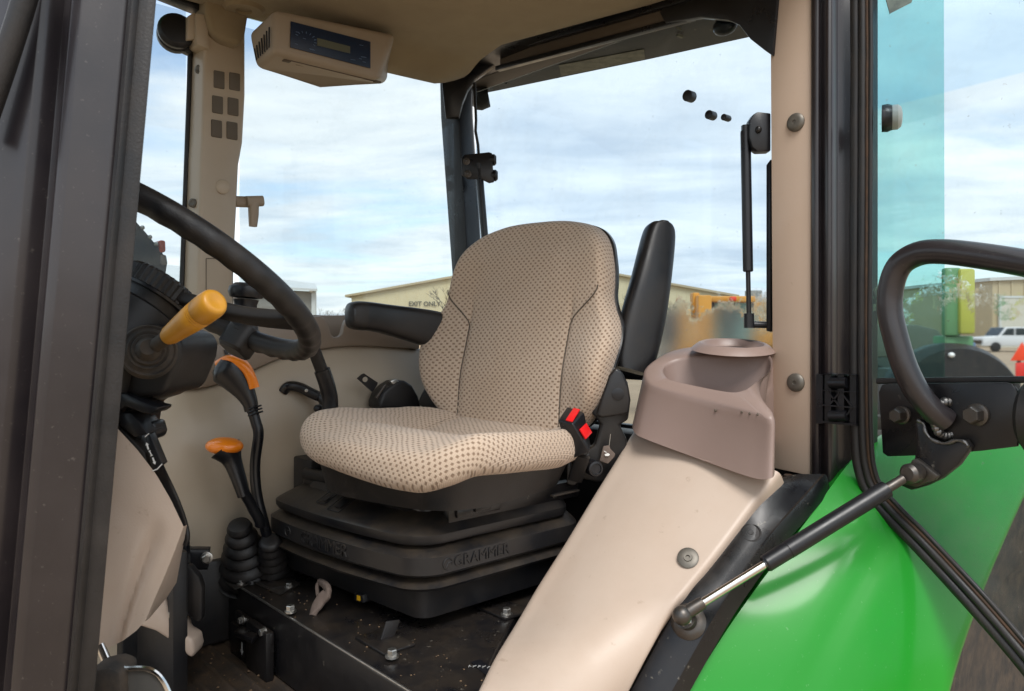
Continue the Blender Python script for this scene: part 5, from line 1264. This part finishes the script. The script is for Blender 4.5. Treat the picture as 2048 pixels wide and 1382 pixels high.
for a, b, s_ in ((1806, 830, .0135), (1957, 829, .0155)):
    MB().hexbolt(UD(a, b, .028), DN + RGT * -.10, s_, .026, 1.25).build('bolt', 'dark_steel', DR)
hp = [(2230, 566, .07), (2140, 545, .085), (2048, 526, .09), (1950, 510, .09), (1880, 503, .09), (1835, 508, .09), (1800, 530, .09), (1783, 570, .09), (1780, 620, .09), (1790, 670, .088), (1808, 730, .082), (1832, 780, .070), (1862, 818, .052), (1893, 842, .030)]
hw = spl([UD(a, b, o) for a, b, o in hp], 6)
GH = MB().tube(hw, .0215, 20).build('grab_handle', 'post_paint', DR, angle=60)
wd = MB(); cw = UD(1893, 838, .030); rng = random.Random(9)
for k in range(22):
    a = 2 * math.pi * k / 22; wd.ell(cw + RGT * .021 * math.cos(a) + UPV * .030 * math.sin(a) - DN * .0, (.0075 + .002 * rng.random(),) * 3, 8, 6)
wd.build('weld_bead', 'weld', GH)
MB().lathe([(0, -.04), (.055, -.04), (.066, -.03), (.066, .0), (.060, .004), (.060, .010), (.066, .014), (.066, .03), (.05, .04), (0, .04)], UD(2112, 835, .0), DD, 32).build('door_bumper', 'rubber', DR)
# knob seen through the door glass
kb_ = UD(1775, 236, -.02)
MB().lathe([(.026, -.010), (.027, 0), (.024, .008)], kb_, RGT - FWD * .45, 24).build('knob_base', 'black_smooth', DR)
MB().lathe([(.024, .006), (.024, .018), (.019, .024), (.010, .026), (0, .026)], kb_, RGT - FWD * .45, 24).build('knob_dome', 'white_plastic', DR)
# teal quarter pane and pale sticker behind the door
q0, q1 = U(1722, 655, t=1.66), U(1890, 655, t=1.60)
MB().prism([Vector((q0.x, q0.y, 1.73)), Vector((q1.x, q1.y, 1.73)), Vector((q1.x - .008, q1.y, 2.70)), Vector((q0.x, q0.y, 2.70))], FWD * .005).build('quarter_window', 'glass_teal', TR)
MB().prism([U(1764, -30, t=1.63), U(1834, -30, t=1.61), U(1823, 5, t=1.61), U(1780, 27, t=1.62)], FWD * .002).build('decal', 'sticker', TR)

# ================================================================== gas struts
ps, ks = on_sill(1376, 1246); ns = sill_n(ks)
GS = top('door_strut', 'black gas strut with polished rod from the sill to the open door', 'gas strut', ps)
MB().lathe([(.030, -.002), (.031, .002), (.027, .006), (.021, .009), (.0165, .010), (.0155, .032), (.0175, .033), (.0175, .036)], ps, ns, 30).build('stud_base', 'dark_steel', GS)
e0 = ps + ns * .058
MB().lathe([(.0145, 0), (.0150, .009), (.0120, .012)], ps + ns * .034, ns, 6).build('stud_nut', 'steel', GS)
e1 = UD(1828, 944, .075); dv = (e1 - e0).normalized(); LN = (e1 - e0).length
MB().ell(e0, (.0165, .0165, .0165), 20, 12).build('ball_joint', 'dark_steel', GS)
MB().lathe([(.0105, .006), (.0115, .02), (.0105, .042)], e0, dv, 18).build('rod_end', 'dark_steel', GS)
MB().lathe([(.0072, .035), (.0072, LN * .40)], e0, dv, 20).build('rod', 'chrome', GS)
MB().lathe([(.0, LN * .345), (.0130, LN * .345), (.0150, LN * .352), (.0150, LN * .44), (.0146, LN * .441), (.0146, LN * .443), (.0155, LN * .445), (.0155, LN * .86), (.015, LN * .875), (0, LN * .875)], e0, dv, 32).build('cylinder', 'black_smooth', GS, angle=30)
MB().lathe([(.0085, LN * .86), (.0085, LN * .95)], e0, dv, 16).build('rod_end', 'dark_steel', GS)
MB().lathe([(0, -.018), (.015, -.018), (.0175, -.012), (.0175, .010), (.012, .016), (0, .016)], e1 - dv * .004, DN, 20).build('ball_joint', 'dark_steel', GS)
# rear window struts
for nm, pts_, lab, tt in (('window_strut', [(1491, 262), (1494, 380), (1496, 540), (1498, 645)], 'thin gas strut beside the trimmed post at the rear window', 1.70), ('window_strut', [(958, 335), (965, 430), (973, 520), (980, 600)], 'thin gas strut on the far black post behind the seat', 2.38)):
    p = [U(a, b, t=tt) for a, b in pts_]
    W = top(nm, lab, 'gas strut', p[-1], 'rear window gas struts')
    d_ = (p[-1] - p[0]).normalized(); ln = (p[-1] - p[0]).length
    MB().lathe([(.0, 0), (.0105, 0), (.0112, .004), (.0112, ln * .73), (.009, ln * .735), (0, ln * .735)], p[0], d_, 20).build('cylinder', 'black_smooth', W, angle=30)
    MB().lathe([(.0052, ln * .72), (.0052, ln * .985)], p[0], d_, 14).build('rod', 'black_paint', W)
    MB().bar([p[0] - d_ * .012, p[0] + d_ * .004], (.0085, .011), -FWD, 3).build('end_fitting', 'black_smooth', W)
    MB().bar([p[-1] - d_ * .020, p[-1] + d_ * .012], (.0105, .011), -FWD, 3).build('end_fitting', 'black_smooth', W)
    if tt < 2:
        MB().prism([U(a, b, t=1.675) for a, b in ((1500, 240), (1508, 228), (1516, 223), (1542, 226), (1542, 302), (1516, 303), (1506, 295), (1500, 272))], FWD * .03).build('strut_bracket', 'black_smooth', W, .003)
        MB().ell(U(1517, 259, t=1.672), (.007, .007, .008), 12, 8).build('bolt', 'black_paint', W)
        MB().tube([U(1500, 649, t=1.70), U(1540, 650, t=1.70)], .0075, 12).build('stud', 'black_smooth', W)

# ================================================================== background
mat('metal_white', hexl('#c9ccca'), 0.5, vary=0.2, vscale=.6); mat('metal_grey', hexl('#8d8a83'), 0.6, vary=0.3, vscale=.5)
mat('metal_dark', hexl('#4c4a46'), 0.7); mat('metal_cream', hexl('#d6c8a2'), 0.6, vary=0.15, vscale=.3); mat('metal_beige', hexl('#b9a988'), 0.6, vary=.15, vscale=.3)
mat('door_pale', hexl('#c4c1b4'), 0.6); mat('bark', hexl('#6d6459'), 0.9, vary=.4, vscale=2); mat('leaf_dark', hexl('#3c4a34'), 0.9, vary=.5, vscale=3)
mat('loader_yellow', hexl('#d8942a'), 0.45, vary=.2, vscale=3); mat('car_white', hexl('#cdced0'), 0.25, coat=.5); mat('dark_glass', (0.02, 0.03, 0.035), 0.1); mat('sign_orange', hexl('#e8451c'), 0.5)
mat('cab_teal', hexl('#7fa79c'), 0.15); mat('green_yellow', hexl('#aeb24e'), 0.5); mat('pale_green', hexl('#5f8f62'), 0.5); mat('letter', hexl('#5b5648'), 0.7); mat('red_sign', hexl('#d8332a'), .5)
def axes_at(px, t): 
    p = U(px, HYP, t=t); return Vector((p.x, p.y, 0))
def fr_box(mb, px0, px1, t, z0, z1, depth):
    a, b = axes_at(px0, t), axes_at(px1, t); mb.prism([a + UPV * z0, b + UPV * z0, b + UPV * z1, a + UPV * z1], FWD * depth)
# cream warehouse with gable and painted words
tW = 80.0; WL, WRt = axes_at(703, tW), axes_at(1465, tW); WB = top('warehouse', 'cream metal gabled warehouse with painted exit words behind the seat', 'building', (WL + WRt) / 2)
EA, PK = 5.15, 8.6; mid = (WL + WRt) / 2
MB().prism([WL, WRt, WRt + UPV * EA, mid + UPV * PK, WL + UPV * EA], FWD * 45).build('wall', 'metal_cream', WB)
ov = RGT * .6
for a, b in ((WL - ov + UPV * (EA - .15), mid + UPV * (PK + .05)), (WRt + ov + UPV * (EA - .15), mid + UPV * (PK + .05))):
    MB().prism([a - FWD * .4, b - FWD * .4, b - FWD * .4 + UPV * .22, a - FWD * .4 + UPV * .22], FWD * 46).build('roof', 'metal_beige', WB)
for k in range(38):
    p = WL.lerp(WRt, (k + .5) / 38); zt = EA + (PK - EA) * (1 - abs((k + .5) / 38 - .5) * 2) - .2
    MB().prism([p - RGT * .06 - FWD * .05, p + RGT * .06 - FWD * .05, p + RGT * .06 - FWD * .05 + UPV * zt, p - RGT * .06 - FWD * .05 + UPV * zt], FWD * .05).build('wall_rib', 'metal_cream', WB)
tx = U(817, 608, t=tW - .12)
text_part('painted_words', 'EXIT ONLY', .66, tx, RGT, UPV, 'letter', WB, .01, align='LEFT', bold=.012)
tx = U(1290, 590, t=tW - .12)
# shed at the left
SDV = FWD * 16 - RGT * 4.4
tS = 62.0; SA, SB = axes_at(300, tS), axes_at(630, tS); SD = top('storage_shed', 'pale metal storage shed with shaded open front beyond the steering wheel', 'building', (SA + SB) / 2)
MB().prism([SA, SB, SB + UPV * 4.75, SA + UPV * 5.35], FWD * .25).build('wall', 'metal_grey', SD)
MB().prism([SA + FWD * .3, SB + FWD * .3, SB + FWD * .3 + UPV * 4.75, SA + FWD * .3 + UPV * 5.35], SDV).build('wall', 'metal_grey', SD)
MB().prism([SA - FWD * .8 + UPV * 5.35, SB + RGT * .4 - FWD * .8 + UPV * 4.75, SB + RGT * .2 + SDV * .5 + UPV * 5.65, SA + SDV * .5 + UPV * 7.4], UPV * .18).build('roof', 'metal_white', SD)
fr_box_m = MB(); fr_box(fr_box_m, 623, 631, tS - .2, 0, 4.8, .3); fr_box_m.build('corner_trim', 'metal_white', SD)
MB().ell(U(622, 581, t=tS - .5), (.15, .15, .15), 10, 8).build('wall_lamp', 'white_mark', SD)
# right-hand building with a big door
tR = 72.0; RA, RB = axes_at(1985, tR), axes_at(2500, tR); RBd = top('depot_building', 'beige corrugated building with a pale roller door at the right edge', 'building', (RA + RB) / 2)
MB().prism([RA, RB, RB + UPV * 7.2, RA + UPV * 6.3], FWD * 30).build('wall', 'metal_beige', RBd)
MB().prism([RA - RGT * .4 - FWD * .3 + UPV * 6.2, RB - FWD * .3 + UPV * 7.2, RB - FWD * .3 + UPV * 7.5, RA - RGT * .4 - FWD * .3 + UPV * 6.5], FWD * 31).build('roof', 'metal_white', RBd)
for k in range(20):
    p = RA.lerp(RB, (k + .5) / 20); MB().prism([p - RGT * .08 - FWD * .08, p + RGT * .08 - FWD * .08, p + RGT * .08 - FWD * .08 + UPV * 6.2, p - RGT * .08 - FWD * .08 + UPV * 6.2], FWD * .08).build('wall_rib', 'metal_beige', RBd)
m_ = MB(); fr_box(m_, 2003, 2140, tR - .25, 0, 4.6, .15); m_.build('roller_door', 'door_pale', RBd)
m_ = MB(); fr_box(m_, 1999, 2003, tR - .3, 0, 4.75, .2); fr_box(m_, 1999, 2144, tR - .3, 4.6, 4.8, .2); m_.build('door_frame', 'metal_white', RBd)
# low grey outbuilding behind the loader
m_ = MB(); fr_box(m_, 1475, 1640, 58, 0, 4.0, 12); OB = m_.build('outbuilding', 'metal_beige', None)
tag(OB, 'low beige outbuilding right of the orange loader', 'building')
RV = MB(); fr_box(RV, 1499, 1524, 60, 4.05, 4.75, 1.2); RV.build('roof_unit', 'metal_grey', OB)
# bare trees
def bare_tree(px, t, h, seed, lab, dense=1.0):
    rg = random.Random(seed); base = axes_at(px, t); T = top('bare_tree', lab, 'tree', base, 'bare winter trees')
    tr_m, cr_m = MB(), MB()
    tr_m.tube([base - UPV * .1, base + UPV * h * .18 + RGT * .1, base + UPV * h * .38 + RGT * rg.uniform(-.2, .2)], [.05 * h / 3, .04 * h / 3, .03 * h / 3], 8)
    def grow(p, d, l, r, dep):
        q = p + d * l; q2 = p + d * l * .5 + Vector((rg.uniform(-1, 1), rg.uniform(-1, 1), rg.uniform(-.3, .6))) * l * .10
        cr_m.tube([p, q2, q], [r, r * .8, r * .6], 4, cap=False)
        if dep == 0: return
        for _ in range(3 if dep > 1 else 4):
            dd_ = (d + Vector((rg.uniform(-1, 1), rg.uniform(-1, 1), rg.uniform(-.25, .7))) * .85).normalized()
            grow(q, dd_, l * rg.uniform(.55, .8), r * .6, dep - 1)
    for _ in range(6):
        d_ = Vector((rg.uniform(-1, 1), rg.uniform(-1, 1), rg.uniform(.4, 1.3))).normalized()
        grow(base + UPV * h * rg.uniform(.16, .38), d_, h * .22, .022 * h / 3, 3)
    tr_m.build('trunk', 'bark', T); cr_m.build('crown', 'bark', T)
bare_tree(648, 105, 6.0, 1, 'bare tree just right of the storage shed')
bare_tree(672, 112, 5.6, 2, 'bare tree in the middle of the gap between shed and warehouse')
bare_tree(698, 100, 5.2, 3, 'bare tree at the left corner of the cream warehouse')
bare_tree(485, 48, 4.4, 4, 'bare tree in front of the storage shed')
bare_tree(892, 66, 7.0, 5, 'bare tree in front of the warehouse beside the seat back')
bare_tree(1258, 68, 6.4, 6, 'bare tree in front of the warehouse behind the raised armrest')
# far tree belt
fb = MB(); rg = random.Random(21)
for k in range(420):
    px_ = rg.uniform(200, 2600); t_ = rg.uniform(150, 190); b_ = axes_at(px_, t_)
    fb.ell(b_ + UPV * rg.uniform(.6, 2.2), (rg.uniform(1.0, 2.6), rg.uniform(1, 2), rg.uniform(.5, 1.7)), 7, 5)
FBo = fb.build('far_tree_belt', 'leaf_dark', None); tag(FBo, 'distant dark belt of trees along the horizon', 'trees', kind='stuff')
# loader behind the rear window
tl2 = 17.0; LB = top('wheel_loader', 'orange wheel loader with glazed cab seen through the rear window', 'loader', axes_at(1430, tl2))
def seg(nm, m, px0, px1, y0, y1, t, dep, bev=.03):
    a, b = U(px0, y1, t=t), U(px1, y0, t=t); mm = MB().prism([a, Vector((b.x, b.y, a.z)), b, Vector((a.x, a.y, b.z))], FWD * dep); return mm.build(nm, m, LB, bev)
seg('boom_arm', 'loader_yellow', 1357, 1383, 618, 800, 15.8, .4); seg('boom_arm', 'loader_yellow', 1397, 1424, 590, 800, 16.0, .4)
seg('mast_top', 'loader_yellow', 1386, 1400, 585, 640, 16.3, .3); seg('bucket', 'metal_dark', 1322, 1362, 615, 690, 15.6, .8)
seg('cab_frame', 'metal_dark', 1458, 1471, 600, 690, 16.8, .15); seg('cab_frame', 'metal_dark', 1424, 1430, 604, 690, 16.9, .15); seg('cab_frame', 'metal_dark', 1503, 1509, 604, 690, 17.0, .15)
seg('cab_glass', 'cab_teal', 1430, 1458, 606, 688, 17.05, .05, 0); seg('cab_glass', 'cab_teal', 1471, 1504, 606, 688, 17.05, .05, 0)
seg('cab_roof', 'loader_yellow', 1420, 1512, 592, 604, 16.6, 1.6); seg('beacon', 'sign_orange', 1462, 1474, 593, 602, 16.4, .15)
seg('engine_hood', 'loader_yellow', 1500, 1600, 656, 730, 17.2, 1.4); seg('chassis', 'metal_dark', 1340, 1610, 700, 770, 17.0, 1.4)
for px_ in (1395, 1555):
    MB().lathe([(0, -.25), (.4, -.25), (.68, -.22), (.72, 0), (.68, .22), (.4, .25), (0, .25)], axes_at(px_, 16.6) + UPV * .72, FWD, 28).build('wheel', 'dusty_rubber', LB)
# parked green machine behind the door glass
tg = 9.0; PG = top('parked_harvester', 'parked green machine with yellow striped panel and black tyre beyond the door glass', 'harvester', axes_at(1915, tg))
def seg2(nm, m, px0, px1, y0, y1, t, dep, bev=.02, par=PG):
    a, b = U(px0, y1, t=t), U(px1, y0, t=t); return MB().prism([a, Vector((b.x, b.y, a.z)), b, Vector((a.x, a.y, b.z))], FWD * dep).build(nm, m, par, bev)
seg2('side_panel', 'pale_green', 1892, 1925, 535, 672, 9.2, .12, .03); seg2('side_panel', 'green_yellow', 1921, 1952, 537, 668, 9.15, .12, .03)
seg2('lower_panel', 'pale_green', 1892, 1948, 672, 720, 9.25, .3); seg2('blue_drum', 'navy_mark', 1944, 1953, 685, 712, 9.3, .2)
seg2('axle', 'metal_dark', 1800, 1930, 740, 900, 9.4, .6)
cw_ = axes_at(1900, tg) + UPV * .83
MB().lathe([(0, -.2), (.42, -.2), (.78, -.19), (.84, -.08), (.84, .12), (.78, .2), (0, .2)], cw_, FWD, 40).build('tyre', 'rubber', PG)
MB().ell(U(1903, 710, t=8.79), (.035, .035, .03), 10, 8).build('work_lamp', 'white_mark', PG)
# grey covered trailer seen through the teal quarter window
GT = top('covered_trailer', 'grey-green covered trailer seen through the teal quarter window', 'trailer', axes_at(1820, 22))
a, b = axes_at(1700, 22), axes_at(1892, 22)
prf = [(0, 1.0), (0, 1.55), (.08, 1.78), (.3, 1.93), (.7, 1.93), (.92, 1.78), (1, 1.5), (1, 1.0)]
MB().prism([a.lerp(b, s) + UPV * z for s, z in prf], FWD * 3).build('cover', 'pad_grey', GT, .05)
m_ = MB(); m_.prism([a + UPV * .6, b + UPV * .6, b + UPV * 1.0, a + UPV * 1.0], FWD * 3); m_.build('bed', 'metal_dark', GT)
for s in (.25, .75): MB().lathe([(0, -.12), (.38, -.12), (.4, 0), (.38, .12), (0, .12)], a.lerp(b, s) + UPV * .4 - FWD * .1, FWD, 20).build('wheel', 'rubber', GT)
OBl = MB().ell(axes_at(1850, 10) + UPV * .98, (.42, .42, .30), 18, 10).build('feed_tub', 'lamp_amber'); tag(OBl, 'rounded orange tub low behind the grab handle', 'tub')
MB().lathe([(.30, 0), (.34, .8), (.36, .9)], axes_at(1850, 10), UPV, 20).build('tub_base', 'metal_dark', OBl)
# white pickup
tp_ = 58.0; PX0 = axes_at(1966, tp_); PK_ = top('pickup_truck', 'white pickup truck parked before the beige building', 'truck', PX0 + RGT * 2.4)
side_ = RGT; dpv = FWD
def pk(s, z): return PX0 + side_ * s + UPV * z
bodyp = [(0, .45), (0, 1.02), (.12, 1.12), (1.25, 1.22), (1.75, 1.86), (3.2, 1.90), (3.6, 1.25), (5.4, 1.22), (5.45, .5)]
MB().prism([pk(s, z) for s, z in bodyp], dpv * 1.9).build('body', 'car_white', PK_, .05)
MB().prism([pk(s, z) - dpv * .02 for s, z in ((1.42, 1.28), (1.82, 1.78), (2.35, 1.80), (2.35, 1.27))], dpv * .03).build('window', 'dark_glass', PK_)
MB().prism([pk(s, z) - dpv * .02 for s, z in ((2.45, 1.27), (2.45, 1.80), (3.12, 1.80), (3.38, 1.27))], dpv * .03).build('window', 'dark_glass', PK_)
MB().prism([pk(1.22, 1.24) + dpv * .12 - side_ * .02, pk(1.72, 1.84) + dpv * .15 - side_ * .02, pk(1.72, 1.84) + dpv * 1.75 - side_ * .02, pk(1.22, 1.24) + dpv * 1.78 - side_ * .02], side_ * .03 + UPV * .02).build('windscreen', 'dark_glass', PK_)
for s in (.95, 4.4): MB().lathe([(0, -.1), (.24, -.1), (.36, -.08), (.38, .05), (.36, .12), (0, .12)], pk(s, .38), dpv, 22).build('wheel', 'rubber', PK_)
MB().box(pk(-.02, .72) + dpv * .95, (.06, .8, .16), Matrix.Rotation(-TH, 3, 'Z')).build('grille', 'dark_steel', PK_); MB().box(pk(-.05, .5) + dpv * .95, (.08, .95, .09), Matrix.Rotation(-TH, 3, 'Z')).build('bumper', 'steel', PK_, .02)
# orange warning triangle on a post
tt_ = 12.0; c_ = U(2042, 706, t=tt_); WT = top('warning_sign', 'orange warning triangle on a red post board at the right edge', 'sign', Vector((c_.x, c_.y, 0)))
MB().prism([c_ - RGT * .16 - UPV * .12, c_ + RGT * .20 - UPV * .12, c_ + RGT * .02 + UPV * .17], FWD * .012).build('triangle', 'sign_orange', WT, .004)
MB().prism([U(2032, 755, t=tt_), U(2080, 755, t=tt_), U(2080, 722, t=tt_), U(2032, 726, t=tt_)], FWD * .02).build('board', 'red_sign', WT, .004)
MB().tube([Vector((c_.x, c_.y, 0)) + FWD * .05, c_ + FWD * .05], .03, 10).build('post', 'metal_dark', WT)

# crumbs of dry mud on the floor and the seat platform
cb_ = MB(); rg = random.Random(77)
mat('dry_mud', hexl('#6b5640'), 0.95, vary=.5, vscale=60)
for k in range(240):
    if k < 170: p = Vector((rg.uniform(.50, .69), rg.uniform(1.0, 1.7), FLZ - .002))
    else: p = Vector((rg.uniform(.70, .82), rg.uniform(.95, 1.75), PTZ + .001))
    r_ = rg.uniform(.001, .0038) * (1 if k < 170 else .6)
    cb_.ell(p, (r_, r_ * rg.uniform(.6, 1.3), r_ * .6), 6, 4)
cbo = cb_.build('mud_crumbs', 'dry_mud'); tag(cbo, 'dry mud crumbs scattered on the cab floor and platform', 'dirt', kind='stuff')
